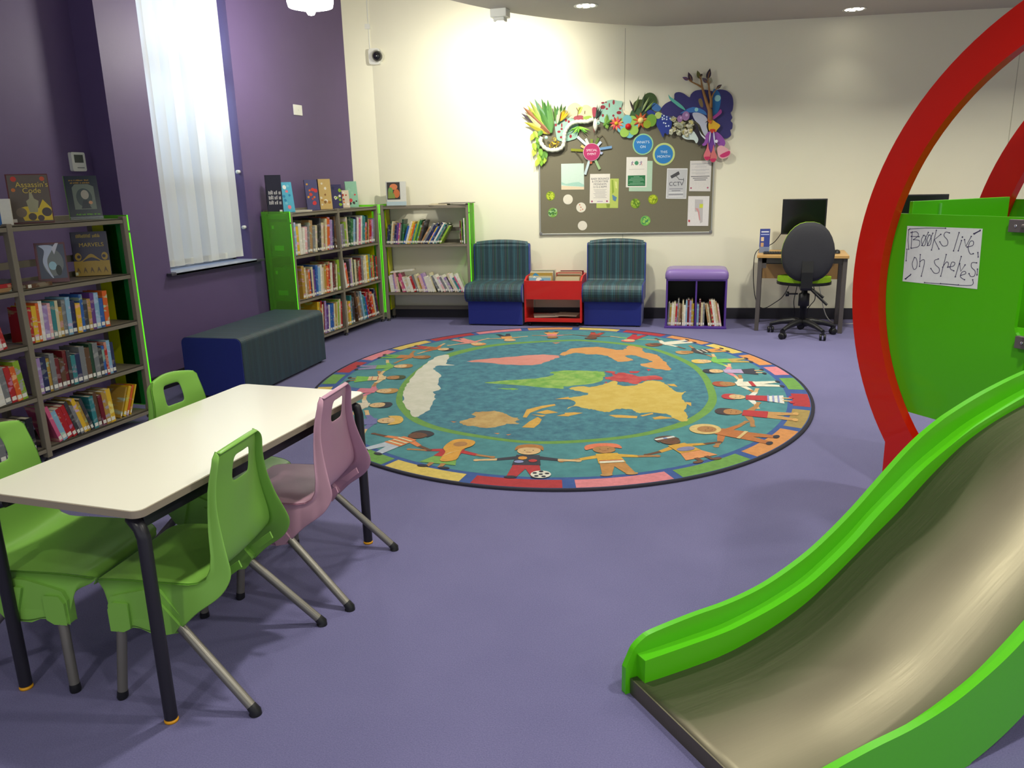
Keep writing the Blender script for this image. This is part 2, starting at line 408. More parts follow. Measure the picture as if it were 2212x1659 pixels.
M_cover=cover_material()
PAL={'red':(176,34,36),'dark red':(110,26,34),'orange':(216,98,34),'yellow':(222,180,40),'gold':(176,142,60),'lime green':(140,176,46),'green':(44,112,64),'dark green':(30,66,46),
'teal':(50,128,132),'pale blue':(132,176,200),'blue':(44,94,168),'navy':(34,40,84),'purple':(98,60,132),'lilac':(160,132,184),'pink':(206,92,130),'pale pink':(222,170,172),
'white':(220,216,202),'cream':(206,194,156),'grey':(120,122,124),'dark grey':(60,60,64),'black':(26,26,30),'brown':(96,66,44),'tan':(166,128,84)}
def book_mesh(t,d,h,label,pages_top=True,small=False):
    mb=MB();c=.0022
    # cover wraps the spine and both boards, pages show on the other sides
    mb.box(0,0,0,t,.0025,h,M_cover);mb.box(0,.0025,0,c,d,h,M_cover);mb.box(t-c,.0025,0,t,d,h,M_cover)
    return mb
def make_book(loc,rz,lean,t,d,h,colour,label,group,withlabel=True):
    mb=book_mesh(t,d,h,label);c=.0022
    split=withlabel=='part'
    if not split:
        mb.box(c,.0025,.003,t-c,d-.003,h-.003,M_page)
        if withlabel: mb.box(t*.12,-.0006,.012,t*.88,0,.034,M_lbl)
    o=mb.build('book')
    o.location=loc;o.rotation_euler=Matrix.Rotation(rz,3,'Z').__matmul__(Matrix.Rotation(lean,3,'Y')).to_euler()
    o.color=rgba(PAL[colour])
    tag(o,label,'book',group)
    if split:
        MB().box(c,.0025,.003,t-c,d-.003,h-.003,M_page).build('pages',o)
        MB().box(t*.12,-.0008,.012,t*.88,0,.034,M_lbl).build('spine_label',o)
    return o
def size_word(t,h):
    return 'slim' if t<.012 else ('thick' if t>.024 else 'medium')
def row(P,rz,length,cols,hs,where,group,leans=None,ts=(.009,.022),wl='part',depth=.15,reverse=False,seed=1,maxn=60):
    """fill one shelf length from the left end P, books side by side"""
    rnd=random.Random(seed);x=0;i=0;prev=0;c,s=math.cos(rz),math.sin(rz);hp=.2
    while x<length and i<maxn:
        u=x/length
        L=0
        if leans:
            for (a,b,v) in leans:
                if a<=u<b: L=R(v)
        t=rnd.uniform(*ts);h=rnd.uniform(*hs)
        d=min(depth,h*.72)
        if L!=prev:
            if L<0 and prev>=0: x+=h*math.sin(-L)
            elif L<0 and prev<0: x+=abs(h*math.sin(-L)-hp*math.sin(-prev)) if L<prev else 0.003
            elif prev>0 and L<prev: x+=hp*math.sin(prev)-hp*math.sin(max(L,0))
            if L>=0 and prev<0: x+=.002
        w=t/math.cos(L)
        if L>0: w=t/math.cos(L)
        if x+(t if L<=0 else t+h*math.sin(L))>length+.004:
            if L>0: break
            break
        z=t*math.sin(L) if L>0 else 0
        cn=cols[i%len(cols)] if isinstance(cols,list) else cols
        lab='%s %s book, %s from left %s'%(size_word(t,h),cn,ORD[min(i,41)],where)
        jit=rnd.uniform(0,.006)
        make_book((P[0]+c*x-s*jit,P[1]+s*x+c*jit,P[2]+z+.0004),rz,L,t,d,h,cn,lab,group,wl)
        x+=w+.0006;i+=1;prev=L;hp=h
    return i
# display books: cover towards the viewer
def display_book(P,face,w,h,t,tilt,colour,label,spine=None,lean_side=0,group=None,design=None,name='book'):
    """P bottom centre of the cover; face = heading of the cover's outward normal in degrees; tilt back in degrees"""
    o=thing(name,P,0,label,'book',group)
    rz=R(face+90);o.location.z+=t*math.sin(R(max(0,tilt)))+.0004
    o.rotation_euler=(Matrix.Rotation(rz,3,'Z')@Matrix.Rotation(R(-tilt),3,'X')@Matrix.Rotation(R(lean_side),3,'Y')).to_euler()
    cm_=C(colour,.3);c=.0025
    b=MB();b.box(-w/2,0,0,w/2,c,h,cm_);b.box(-w/2,t-c,0,w/2,t,h,cm_);b.box(-w/2-.001,0,0,-w/2+c,t,h,C(spine,.3) if spine else cm_)
    b.build('cover',o)
    MB().box(-w/2+c,c,.003,w/2-.003,t-c,h-.003,M_page).build('pages',o)
    if design: design(o,w,h)
    return o
def patch(o,poly,colour,layer=1,rough=.35,name='cover_art'):
    m=C(colour,rough)
    return MB().prism(poly,0.0,.0004*layer,m,Matrix.Rotation(PI/2,4,'X')).build(name,o)
def arts(o,items,name='cover_art'):
    """many coloured shapes on the front plane y<=0, one mesh"""
    b=MB()
    for i,(poly,c) in enumerate(items):
        b.prism(poly,0.0002,.0003+.00012*i,C(c,.35),Matrix.Rotation(PI/2,4,'X'))
    return b.build(name,o)

def scribble(o,x,z,w,c,n=1,hgt=.008):
    """a line of lettering too small to read: uneven strokes"""
    b=MB();rnd=random.Random(int(w*1e4));m=C(c,.4)
    for j in range(n):
        u=x-w/2
        while u<x+w/2:
            a=rnd.uniform(.4,.9)*max(.008,hgt*.45)
            if rnd.random()<.85: b.box(u,-.0012,z-j*hgt*2-rnd.uniform(0,.002),u+a*.6,-.0007,z-j*hgt*2+hgt*rnd.uniform(.6,1),m)
            u+=a
    return b.build('lettering',o)
# ---------------------------------------------------------------- bookcases
def bookcase(name,loc,rz,ups,tops,height,depth,label,lips=.03,plan_top=True,left_panel=None,right_panel=None,bottomrail=False,open_top=False):
    t=thing(name,loc,rz,label,'bookcase')
    pw=.032
    for u in ups:
        b=MB();b.box(u-pw/2,0,.025,u+pw/2,.04,height+.012,M_grey);b.box(u-pw/2,depth-.04,.025,u+pw/2,depth,height+.012,M_grey)
        b.box(u-.008,.03,height-.05,u+.008,depth-.03,height-.01,M_grey)
        p=b.build('upright',t,bevel=.003)
        f=MB()
        for yy in (.02,depth-.02):
            f.lathe([(.02,0),(.022,.006),(.012,.014),(.01,.026)],M_skirt,c=(u,yy,0),n=14)
        f.build('foot',p)
    for k,z in enumerate(tops):
        for i in range(len(ups)-1):
            a,b_=ups[i]+pw/2,ups[i+1]-pw/2
            s=MB()
            if open_top and k==0:
                s.box(a,0,z-lips,b_,.03,z,M_grey);s.box(a,depth-.03,z-lips,b_,depth,z,M_grey);s.box(a,.0,z-.012,a+.26,depth,z,M_grey)
            else:
                s.box(a,.004,z-lips,b_,.016,z,M_grey);s.box(a,.004,z-.008,b_,depth,z,M_grey);s.box(a,depth-.01,z-.03,b_,depth,z+.03,M_grey)
            s.build('shelf',t,bevel=.002)
    for i in range(len(ups)-1):
        a,b_=ups[i]+pw/2,ups[i+1]-pw/2
        zs=([.16] if bottomrail else [.14])+[ (tops[0]+tops[1])/2-.02]
        for z in zs: MB().box(a,depth-.03,z-.06,b_,depth-.015,z-.02,M_grey).build('back_rail',t)
    for (side,u,spec) in (('l',ups[0]-pw/2,left_panel),('r',ups[-1]+pw/2,right_panel)):
        if not spec: continue
        s=-1 if side=='l' else 1
        x0,x1=(u-.010,u-.002) if s<0 else (u+.002,u+.010)
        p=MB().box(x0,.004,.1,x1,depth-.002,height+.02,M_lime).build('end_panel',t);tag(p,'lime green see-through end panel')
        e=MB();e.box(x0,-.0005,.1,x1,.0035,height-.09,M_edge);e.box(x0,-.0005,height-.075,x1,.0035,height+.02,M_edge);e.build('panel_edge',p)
        if 'y' in spec:
            q=MB().box(u-s*.036-.003,.06,.12,u-s*.036+.003,depth-.05,height-.04,M_yel).build('inner_panel',t);tag(q,'yellow see-through inner panel')
        if 'g' in spec:
            q=MB().box(u-s*.036-.003,.03,.12,u-s*.036+.003,depth-.14,height-.03,acrylic('green_inner',(20,120,50),strength=.3)).build('inner_panel',t)
    return t
b1x=-3.88
Y1=[2.41,3.24,4.05];T1=[1.33,.985,.685,.39,.085]
bookcase('bookcase',(b1x,0,0),PI/2,Y1,T1,1.33,.30,'grey metal bookcase with lime end panel in the dark purple recess behind the white table',right_panel='yg')
b2x=-4.10
Y2=[6.22,7.045,7.86];T2=[1.262,.885,.475,.09]
bookcase('bookcase',(b2x,0,0),PI/2,Y2,T2,1.262,.30,'low grey two-bay bookcase with green see-through end, between the window and the corner',left_panel='l',right_panel='y')
u3=[-.415,.535];T3=[1.262,.852,.322]
P3=W2(0,.27)
bookcase('bookcase',tuple(P3),PSI,u3,T3,1.262,.25,'grey single-bay bookcase against the cream back wall beside the first padded seat',left_panel='y',right_panel='l',bottomrail=True,open_top=True)

mix1=['red','yellow','orange','white','lilac','pale pink','teal','cream','gold','grey','pale blue','navy','yellow','blue','dark grey','gold','purple','pale blue','blue','orange','grey','yellow','teal','white','pale blue','cream']
mix2=['lilac','navy','gold','grey','dark red','brown','dark red','dark grey','teal','navy','grey','brown','dark green','grey','dark grey','blue','red','pale blue','navy','blue','red','grey','dark grey','navy']
mix3=['pink','pale blue','red','red','dark grey','grey','yellow','gold','dark grey','teal','brown','dark red','gold','yellow','dark grey','black','grey','navy','pale blue','grey']
def on1(y0,y1,k,cols,hs,where,group,**kw):
    row((b1x-.012,y0,T1[k]),PI/2,y1-y0,cols,hs,where,group,**kw)
a,b=Y1[1]+.02,Y1[2]-.02
on1(a,3.85,2,mix1,(.17,.225),'on the recess bookcase’s middle shelf','paperbacks on the middle shelf of the recess bookcase',seed=3,ts=(.019,.036),leans=[(0,.9,2)])
on1(a,3.83,3,mix2,(.17,.22),'on the recess bookcase, second shelf up','paperbacks on the second shelf up of the recess bookcase',seed=5,ts=(.02,.038))
on1(a,3.78,4,mix3,(.19,.235),'on the recess bookcase’s bottom shelf','paperbacks on the bottom shelf of the recess bookcase',seed=8,ts=(.02,.038),leans=[(0,.62,-17),(.62,1,-4)])
for i,(cn,t_) in enumerate((('gold',.012),('yellow',.022),('orange',.016),('yellow',.012))):
    make_book((b1x-.03,3.805+i*.027,T1[4]+t_*math.sin(R(24))+.0004),PI/2,R(24),t_,.15,.20,cn,'%s book leaning right at the recess bookcase’s bottom shelf end, %s of four'%(cn,ORD[i]),'yellow books leaning right on the bottom shelf',True)
# the cut-off left bay
a2,b2=Y1[0]+.02,Y1[1]-.02
on1(a2+.35,b2-.09,2,['red','orange','cream','red','white','pale blue','orange','red','pale pink'],(.17,.21),'in the cut-off left bay, middle shelf','paperbacks in the left bay, middle shelf',seed=12,ts=(.024,.04),leans=[(.0,1,-10)])
on1(a2+.3,b2-.02,3,['red','orange','lime green','green','lime green','red','cream','red','white','grey'],(.18,.23),'in the cut-off left bay, second shelf up','paperbacks in the left bay, second shelf up',seed=13,ts=(.024,.04),leans=[(0,1,-6)])
on1(a2+.3,b2-.02,4,['navy','dark grey','cream','dark green','black','navy','grey'],(.17,.21),'in the cut-off left bay, bottom shelf','paperbacks in the left bay, bottom shelf',seed=14,ts=(.028,.044))
for i,(cn) in enumerate(('tan','red','dark grey')):
    make_book((b1x-.03,b2-.21+.003*i,T1[1]+.022*(i+1)+.0005),PI/2,R(90),.021,.14,.2,cn,'%s book lying flat, upper shelf of the left bay, %s from the pile’s bottom'%(cn,ORD[i]),'flat pile in the left bay')
# second bookcase
def on2(bay,k,u0,u1,cols,hs,where,**kw):
    y0=Y2[bay]+(.055 if bay==0 else .02);y1=Y2[bay+1]-.02;L=y1-y0
    row((b2x-.02,y0+u0*L,T2[k]),PI/2,(u1-u0)*L,cols,hs,where,'picture books '+where,**kw)
pb1=['pale blue','yellow','white','white','pale pink','grey','tan','grey','cream','black','dark grey','cream','tan','cream','orange','lilac','navy','brown','purple','white','cream','grey','yellow','white','cream','green','white','grey']
pb2=['lilac','grey','lime green','cream','dark green','green','pale blue','navy','white','pink','white','teal','teal','orange','dark green','tan','red','lilac','grey']
pb3=['gold','cream','tan','orange','navy','cream','purple','blue','pale blue','white','cream','gold','orange','red','cream','white','dark red','brown','cream','lime green','green','grey','lime green']
pb4=['white','orange','dark grey','lilac','cream','dark green','cream','brown','red','dark red','grey','cream','white','yellow','teal','red','lime green','orange','dark green','red','blue','purple','dark red']
pb5=['yellow','gold','red','cream','dark red','lilac','purple','white','blue','blue','cream','gold','cream','lime green','cream','red','pink','white','grey','white']
pb6=['white','gold','yellow','teal','dark grey','brown','tan','grey','pale blue','teal','blue','red','dark red','red','orange','cream','navy','dark red','pale pink']
on2(0,1,0,1,pb1,(.24,.32),'on upper shelf, left bay, corner bookcase',seed=21,ts=(.024,.056),leans=[(.15,.9,6)],depth=.2)
on2(1,1,.0,1,pb2,(.22,.30),'on upper shelf, right bay, corner bookcase',seed=22,ts=(.022,.05),leans=[(.2,1,8)],depth=.2)
on2(0,2,.08,1,pb3,(.25,.31),'on middle shelf, left bay, corner bookcase',seed=23,ts=(.022,.046),leans=[(.3,.9,4)],depth=.2)
on2(1,2,0,1,pb4,(.24,.3),'on middle shelf, right bay, corner bookcase',seed=24,ts=(.022,.042),leans=[(0,.15,-10)],depth=.2)
on2(0,3,.34,1,pb5,(.26,.33),'on bottom shelf, left bay, corner bookcase',seed=25,ts=(.02,.042),leans=[(.0,1,5)],depth=.2)
on2(1,3,.0,1,pb6,(.24,.33),'on bottom shelf, right bay, corner bookcase',seed=26,ts=(.024,.044),leans=[(.25,1,-11)],depth=.2)
# yellow-brown picture books seen through the green end panel
def d_box(o,w,h):
    arts(o,[([(-w*.35,h*.15),(w*.1,h*.15),(w*.1,h*.3),(-w*.35,h*.3)],(230,210,60)),([(-w*.4,h*.8),(-w*.3,h*.8),(-w*.3,h*.9),(-w*.4,h*.9)],(240,230,90))])
display_book((b2x-.15,Y2[0]+.03,T2[1]+.001),-90,.22,.30,.012,0,(160,120,40),'tan picture book behind the green end panel, top one of three',design=d_box,group='picture books behind the green end panel')
display_book((b2x-.15,Y2[0]+.03,T2[2]+.001),-90,.23,.30,.012,0,(190,140,40),'brown picture book with square yellow mark behind the green end panel, middle of three',design=d_box,group='picture books behind the green end panel')
display_book((b2x-.15,Y2[0]+.03,T2[3]+.001),-90,.23,.30,.012,0,(200,150,30),'orange picture book behind the green end panel, lowest of three',design=d_box,group='picture books behind the green end panel')
# third bookcase
def on3(k,u0,u1,cols,hs,where,**kw):
    p=W2(u0,.25,T3[k]);row(tuple(p),PSI,u1-u0,cols,hs,where,'books '+where,**kw)
br1=['dark grey','navy','dark green','cream','tan','navy','purple','pink','grey','dark green','green','blue','white','yellow','orange','teal','lime green','green','lime green','brown','dark grey','tan','grey','navy','navy','yellow','blue','navy','white','teal','grey','dark green','lime green','dark red','brown','lilac','blue','dark red']
br2=['white','white','lilac','pale pink','cream','pink','pink','white','cream','white','white','red','grey','cream','gold','pale pink','lilac','white','white','white','cream','grey','white','pale pink','grey','white','lilac','dark grey','cream','white','teal','pink','white','grey']
on3(1,-.39,.36,br1,(.20,.27),'on the upper shelf of back-wall bookcase',seed=31,ts=(.011,.022),leans=[(0,.25,8),(.25,.5,18),(.5,1,32)],wl=True,depth=.16)
on3(2,-.39,.50,br2,(.17,.22),'on the lower shelf of back-wall bookcase',seed=32,ts=(.014,.030),leans=[(0,.12,-6),(.12,.6,-17),(.6,1,-27)],wl=True,depth=.15)
for i,(cn,u,t_) in enumerate((('dark red',.445,.01),('lime green',.46,.006),('dark green',.47,.008),('white',.486,.014))):
    make_book(tuple(W2(u,.25,T3[1]+.0005)),PSI,0,t_,.16,.24+.01*i,cn,'upright %s book at the right end of the upper shelf, back-wall bookcase'%cn,'upright books at the right end')
make_book(tuple(W2(-.37,.24,T3[2]+.226)),PSI,R(84),.014,.14,.26,'white','white book lying across the tops of the lower shelf row, back-wall bookcase','loose books on rows')
# book standing on the third bookcase and magazines lying there
def d_frog(o,w,h):
    arts(o,[([(-w*.46,h*.25),(w*.2,h*.25),(w*.2,h*.97),(-w*.46,h*.97)],(44,38,34)),
      (disc2(-w*.12,h*.78,w*.2,18,w*.15),(206,120,70)),(disc2(w*.02,h*.5,w*.16,18,w*.22),(190,104,50)),(disc2(-w*.28,h*.6,w*.12,18,w*.2),(104,150,70)),
      ([(-w*.42,h*.3),(-w*.05,h*.3),(-w*.1,h*.5),(-w*.4,h*.6)],(120,140,60)),([(-w*.5,0),(w*.5,0),(w*.5,h*.16),(-w*.5,h*.16)],(170,190,196))])
display_book(tuple(W2(-0.271,.17,1.263)),-72,.215,.255,.03,4,(206,206,196),'white book with orange and green animal cover standing on back-wall bookcase',design=d_frog,spine=(80,100,140))
def flat_pub(loc,rz,w,d,h,colour,label,group,tilt=0,name='magazine'):
    o=thing(name,loc,rz,label,'magazine' if name=='magazine' else 'book',group)
    o.rotation_euler=(R(tilt),0,rz)
    MB().box(-w/2,-d/2,0,w/2,d/2,h*.12,C(colour,.35)).box(-w/2,-d/2,h*.88,w/2,d/2,h,C(colour,.35)).build('cover',o)
    MB().box(-w/2+.003,-d/2+.003,h*.12,w/2-.003,d/2-.003,h*.88,M_page).build('pages',o)
    return o
p=W2(.21,.16,1.263);flat_pub(tuple(p),PSI+.1,.2,.22,.012,(206,190,140),'cream paperback lying flat on top of back-wall bookcase','things on back-wall bookcase',name='book')
p=W2(.40,.15,1.276);flat_pub(tuple(p),PSI-.15,.34,.24,.008,(70,60,70),'dark magazine lying flat on the top right of back-wall bookcase','things on back-wall bookcase')

# ---- display books on the recess bookcase
YL=(226,196,50)
def d_assassin(o,w,h):
    arts(o,[([(-w*.47,h*.02),(w*.49,h*.02),(w*.49,h*.98),(-w*.47,h*.98)],(104,92,80)),
      ([(-w*.2,h*.05),(w*.48,h*.05),(w*.48,h*.3),(w*.3,h*.48),(w*.18,h*.3),(w*.05,h*.35),(-w*.15,h*.34),(-w*.32,h*.3)],YL),
      ([(-w*.05,h*.22),(w*.14,h*.22),(w*.2,h*.45),(w*.1,h*.5),(w*.06,h*.62),(0,h*.62),(-w*.02,h*.5),(-w*.1,h*.45)],(170,166,130)),
      (disc2(-w*.25,h*.22,w*.13),(128,112,92)),(disc2(w*.36,h*.22,w*.12),(80,72,70)),(disc2(0,h*.13,w*.1),(92,80,70)),(disc2(w*.2,h*.1,w*.08),(90,76,74)),
      (disc2(-w*.32,h*.9,w*.07),(210,60,40)),(disc2(w*.36,h*.9,w*.06),(214,90,50)),(disc2(-w*.36,h*.68,w*.05),(210,120,50)),
      ([(-w*.47,h*.02),(-w*.38,h*.02),(-w*.38,h*.09),(-w*.47,h*.09)],(226,222,210))])
    m=C((222,196,84),.4)
    text_obj('title',"Assassin's",w*.2,m,o,(0.02,-.0035,h*.78));text_obj('title','Code',w*.2,m,o,(0.015,-.0035,h*.66))
dsp='books displayed face out on the recess bookcase'
display_book((-4.0,3.497,1.331),-45,.205,.27,.03,4,(100,34,32),'grey and yellow book titled Assassin’s Code displayed on recess bookcase top',(92,26,28),design=d_assassin,group=dsp)
def d_silver(o,w,h):
    arts(o,[([(-w*.3,h*.2),(w*.36,h*.2),(w*.36,h*.74),(w*.2,h*.8),(-w*.2,h*.8),(-w*.3,h*.72)],(120,132,120)),(disc2(w*.03,h*.48,w*.24,24,w*.32),(74,88,88)),
     (disc2(w*.06,h*.55,w*.12,20,w*.16),(180,176,160)),([(-w*.1,h*.22),(w*.2,h*.22),(w*.1,h*.42),(-w*.02,h*.42)],(60,66,74)),(disc2(w*.2,h*.36,w*.06),(214,160,120))])
    scribble(o,-.01,h*.88,w*.6,(190,150,60),2);scribble(o,.01,h*.07,w*.7,(120,200,40),1)
P=(-4.0,3.873,1.337)
display_book(P,-40,.18,.26,.022,16,(40,52,66),'dark glossy book with bright green spine on clear stand, recess bookcase top',(130,210,30),design=d_silver,group=dsp)
st=thing('book_stand',(P[0],P[1],1.332),R(50),'clear acrylic book stand under the green-spined book','book stand')
q=MB();q.prism([(-.045,.001),(.075,.001),(.075,.004),(-.042,.004),(-.042,.02),(-.045,.02)],-.09,.09,M_clear,Matrix.Rotation(PI/2,4,'Z')@Matrix.Rotation(PI/2,4,'X'))
q.prism([(.036,.004),(.039,.004),(.098,.19),(.095,.19)],-.07,.09,M_clear,Matrix.Rotation(PI/2,4,'Z')@Matrix.Rotation(PI/2,4,'X'));q.build('stand',st)
def d_white(o,w,h):
    arts(o,[([(-w*.5,0),(w*.1,0),(w*.1,h),(-w*.5,h)],(20,100,170))])
display_book((-4.0,3.282,1.331),-50,.13,.14,.02,3,(226,224,210),'white and blue book standing at the left edge of recess bookcase top',design=d_white,group=dsp)
def d_moon(o,w,h):
    arts(o,[([(-w*.42,h*.1),(w*.46,h*.1),(w*.46,h*.95),(-w*.42,h*.95)],(90,96,112)),(disc2(w*.05,h*.5,w*.34,24,w*.5),(128,134,132)),
      (catmull([(-w*.35,h*.93),(-w*.2,h*.8),(-w*.28,h*.5),(-w*.1,h*.18),(0,h*.12),(-w*.12,h*.35),(-w*.12,h*.6),(w*.1,h*.9)]),(196,206,226)),
      (disc2(w*.02,h*.42,w*.13,20,w*.16),(170,210,222)),([(w*.05,h*.85),(w*.2,h*.98),(w*.3,h*.98),(w*.12,h*.7)],(214,214,224)),(disc2(w*.2,h*.3,w*.1,16,w*.2),(70,74,70))])
display_book((-3.98,3.551,0.986),-47,.155,.23,.022,7,(110,70,74),'silver and maroon book with a pale face, upper shelf of recess bookcase',(150,30,50),design=d_moon,group=dsp)
def d_marvels(o,w,h):
    g=(176,146,62)
    it=[([(-w*.5,0),(w*.5,0),(w*.5,h*.34),(-w*.5,h*.34)],g),(catmull([(-w*.48,h*.3),(-w*.25,h*.36),(0,h*.5),(w*.25,h*.36),(w*.48,h*.3),(w*.3,h*.3),(0,h*.42),(-w*.3,h*.3)],4),g),
      (disc2(-w*.36,h*.44,w*.09,18,w*.12),g),(disc2(w*.38,h*.44,w*.09,18,w*.12),g),(disc2(-w*.34,h*.44,w*.05),(70,66,84)),(disc2(w*.36,h*.44,w*.05),(70,66,84)),
      (catmull([(-w*.25,h*.33),(0,h*.42),(w*.25,h*.33),(0,h*.35)],4),(70,66,84))]
    for i in range(5): it.append((catmull([(-w*.45+i*w*.19,h*.06),(-w*.4+i*w*.19,h*.2),(-w*.34+i*w*.19,h*.06),(-w*.4+i*w*.19,h*.12)],4),(112,92,60)))
    it.append(([(-w*.49,h*.02),(-w*.42,h*.02),(-w*.42,h*.09),(-w*.49,h*.09)],(214,220,190)))
    arts(o,it)
    m=C((206,178,80),.4);scribble(o,0,h*.87,w*.7,(206,178,80),1,.022);text_obj('title','MARVELS',w*.17,m,o,(.01,-.0035,h*.70))
display_book((-4.02,3.877,0.986),-52,.20,.27,.035,5,(66,62,80),'dark blue and gold book titled Marvels, upper shelf of recess bookcase',(34,34,50),design=d_marvels,group=dsp)
make_book((b1x-.03,3.30,T1[1]+.024),PI/2,R(90),.023,.15,.17,'brown','brown book lying flat on the upper shelf beside the silver book','flat books',True)

# ---- display books on the corner bookcase
ds2='books displayed on top of the corner bookcase'
def d_art(seed,cols,title=None,tc=(240,240,230)):
    def f(o,w,h):
        rnd=random.Random(seed);it=[]
        for i in range(9):
            cx_=rnd.uniform(-.36,.36)*w;cz=rnd.uniform(.12,.88)*h;r=rnd.uniform(.06,.13)*w
            k=rnd.randint(5,8);it.append((catmull([(cx_+r*(1+.4*rnd.random())*math.cos(2*PI*j/k),cz+r*(1+.5*rnd.random())*math.sin(2*PI*j/k)) for j in range(k)],3),cols[i%len(cols)]))
        arts(o,it)
        if title:
            for n_,(s,zz) in enumerate(title): text_obj('title',s,w*.17,C(tc,.4),o,(0,-.004,h*zz))
    return f
def d_tomes(o,w,h):
    arts(o,[([(-w*.45,h*.44),(w*.45,h*.44),(w*.45,h*.46),(-w*.45,h*.46)],(60,60,80)),([(w*.25,h*.02),(w*.42,h*.02),(w*.42,h*.09),(w*.25,h*.09)],(220,220,214))])
    for zz in (.50,.37,.24): scribble(o,0,h*zz,w*.74,(206,202,196),1,.034)
zt=1.264
display_book((-4.27,6.241,1.263),-50,.135,.335,.045,1,(30,28,44),'tall black book with white lettering, leftmost on corner bookcase top',design=d_tomes,group=ds2)
display_book((-4.27,6.443,1.263),-38,.125,.275,.015,12,(84,170,196),'pale blue book with pink and white shapes on corner bookcase top',design=d_art(3,[(40,130,170),(226,120,130),(230,230,220),(120,190,206)]),group=ds2)
display_book((-4.27,6.876,1.263),-38,.125,.29,.02,8,(84,84,120),'purple book with red and orange creature on corner bookcase top',design=d_art(5,[(206,70,50),(220,110,40),(206,60,60),(220,160,60)]),group=ds2)
display_book((-4.27,7.111,1.263),-42,.125,.295,.03,6,(206,176,110),'gold and white fantasy book with dark spine on corner bookcase top',(40,34,30),design=d_art(8,[(226,220,196),(196,140,60),(236,230,210),(150,110,60)]),group=ds2)
display_book((-4.27,7.329,1.263),-42,.115,.24,.02,8,(62,60,96),'navy and lime book with dinosaur bones on corner bookcase top',design=d_art(10,[(140,180,40),(226,220,206),(140,180,40),(44,50,80)]),group=ds2)
display_book((-4.27,7.491,1.263),-45,.095,.18,.015,10,(222,208,180),'small orange and white book before the pale green one, corner bookcase top',design=d_art(14,[(222,140,80),(180,60,40),(240,236,226)]),group=ds2)
display_book((-4.27,7.648,1.263),-45,.125,.27,.015,10,(140,190,160),'pale green book with small bird, rightmost on corner bookcase top',design=d_art(22,[(60,50,50),(206,60,60),(140,190,160),(150,196,168)]),group=ds2)
p=(-4.27,6.627,1.263);flat_pub((p[0],p[1],zt),R(60),.2,.12,.014,(206,204,196),'white book lying flat between display books on corner bookcase',ds2,name='book')

# ---------------------------------------------------------------- fabrics
def stripes(name,axis,scale,base=(34,58,68),k=.8):
    m=bpy.data.materials.new(name);m.use_nodes=True;nt=m.node_tree;b=nt.nodes['Principled BSDF'];b.inputs['Roughness'].default_value=.5;b.inputs['Sheen Weight'].default_value=.05
    tc=nt.nodes.new('ShaderNodeTexCoord');sp=nt.nodes.new('ShaderNodeSeparateXYZ');nt.links.new(tc.outputs['Object'],sp.inputs[0])
    mu=nt.nodes.new('ShaderNodeMath');mu.operation='MULTIPLY';mu.inputs[1].default_value=scale;nt.links.new(sp.outputs[axis],mu.inputs[0])
    fr=nt.nodes.new('ShaderNodeMath');fr.operation='FRACT';nt.links.new(mu.outputs[0],fr.inputs[0])
    cr=nt.nodes.new('ShaderNodeValToRGB');cr.color_ramp.interpolation='CONSTANT'
    seq=[(0,base),(.2,(60,106,116)),(.24,base),(.3,(70,130,138)),(.34,(30,50,60)),(.42,(62,112,122)),(.46,base),(.56,(72,70,66)),(.62,base),(.7,(14,22,30)),(.73,(66,120,84)),(.76,base),(.84,(64,104,112)),(.88,base)]
    seq=[(p_,tuple(int(base[j]+(c_[j]-base[j])*k) for j in range(3))) for p_,c_ in seq]
    e=cr.color_ramp.elements;e[0].position=0;e[0].color=rgba(seq[0][1]);e[1].position=seq[1][0];e[1].color=rgba(seq[1][1])
    for p_,c_2 in seq[2:]:
        x=e.new(p_);x.color=rgba(c_2)
    nt.links.new(fr.outputs[0],cr.inputs[0])
    n=nt.nodes.new('ShaderNodeTexNoise');n.inputs['Scale'].default_value=300;bp=nt.nodes.new('ShaderNodeBump');bp.inputs['Strength'].default_value=.3;bp.inputs['Distance'].default_value=.002
    nt.links.new(tc.outputs['Object'],n.inputs['Vector']);nt.links.new(n.outputs['Fac'],bp.inputs['Height']);nt.links.new(bp.outputs[0],b.inputs['Normal'])
    nt.links.new(cr.outputs[0],b.inputs['Base Color'])
    return m
M_str_x=stripes('teal_striped_fabric','X',7.3)
M_str_y=stripes('teal_striped_fabric_bench','Y',6.2,(30,52,62),.3)
M_blue=mat('royal_blue_fabric',(28,42,132),rough=.8,sheen=.2,noise=.08,nscale=90,bump=.2,bscale=500)
# ---------------------------------------------------------------- bench
bc=(-3.87,5.26);ba=R(4.6)
t=thing('padded_bench',(bc[0],bc[1],0),ba,'long teal striped padded bench with blue ends under the window','bench')
L=1.28/2;Wd=.245;hh=.455;r=.045
prof=[(-Wd,.02),(Wd,.02)]+arc(Wd-r,hh-r,r,0,90,6)+arc(-Wd+r,hh-r,r,90,180,6)
MX=Matrix(((1,0,0,0),(0,0,1,0),(0,1,0,0),(0,0,0,1)))
b=MB();b.prism(prof,-L+.006,L-.006,M_str_y,MX);o=b.build('fabric_cover',t,bevel=.006)
for s in (-1,1):
    prof2=[(x*.985,z*.99+.002) for x,z in prof]
    MB().prism(prof2,s*(L-.006),s*L,M_blue,MX).build('end_panel',t)
f=MB()
for x in (-.2,.2):
    for y in (-.58,.58): f.lathe([(.022,0),(.024,.02)],M_black,c=(x,y,0),n=12)
f.build('glides',t)
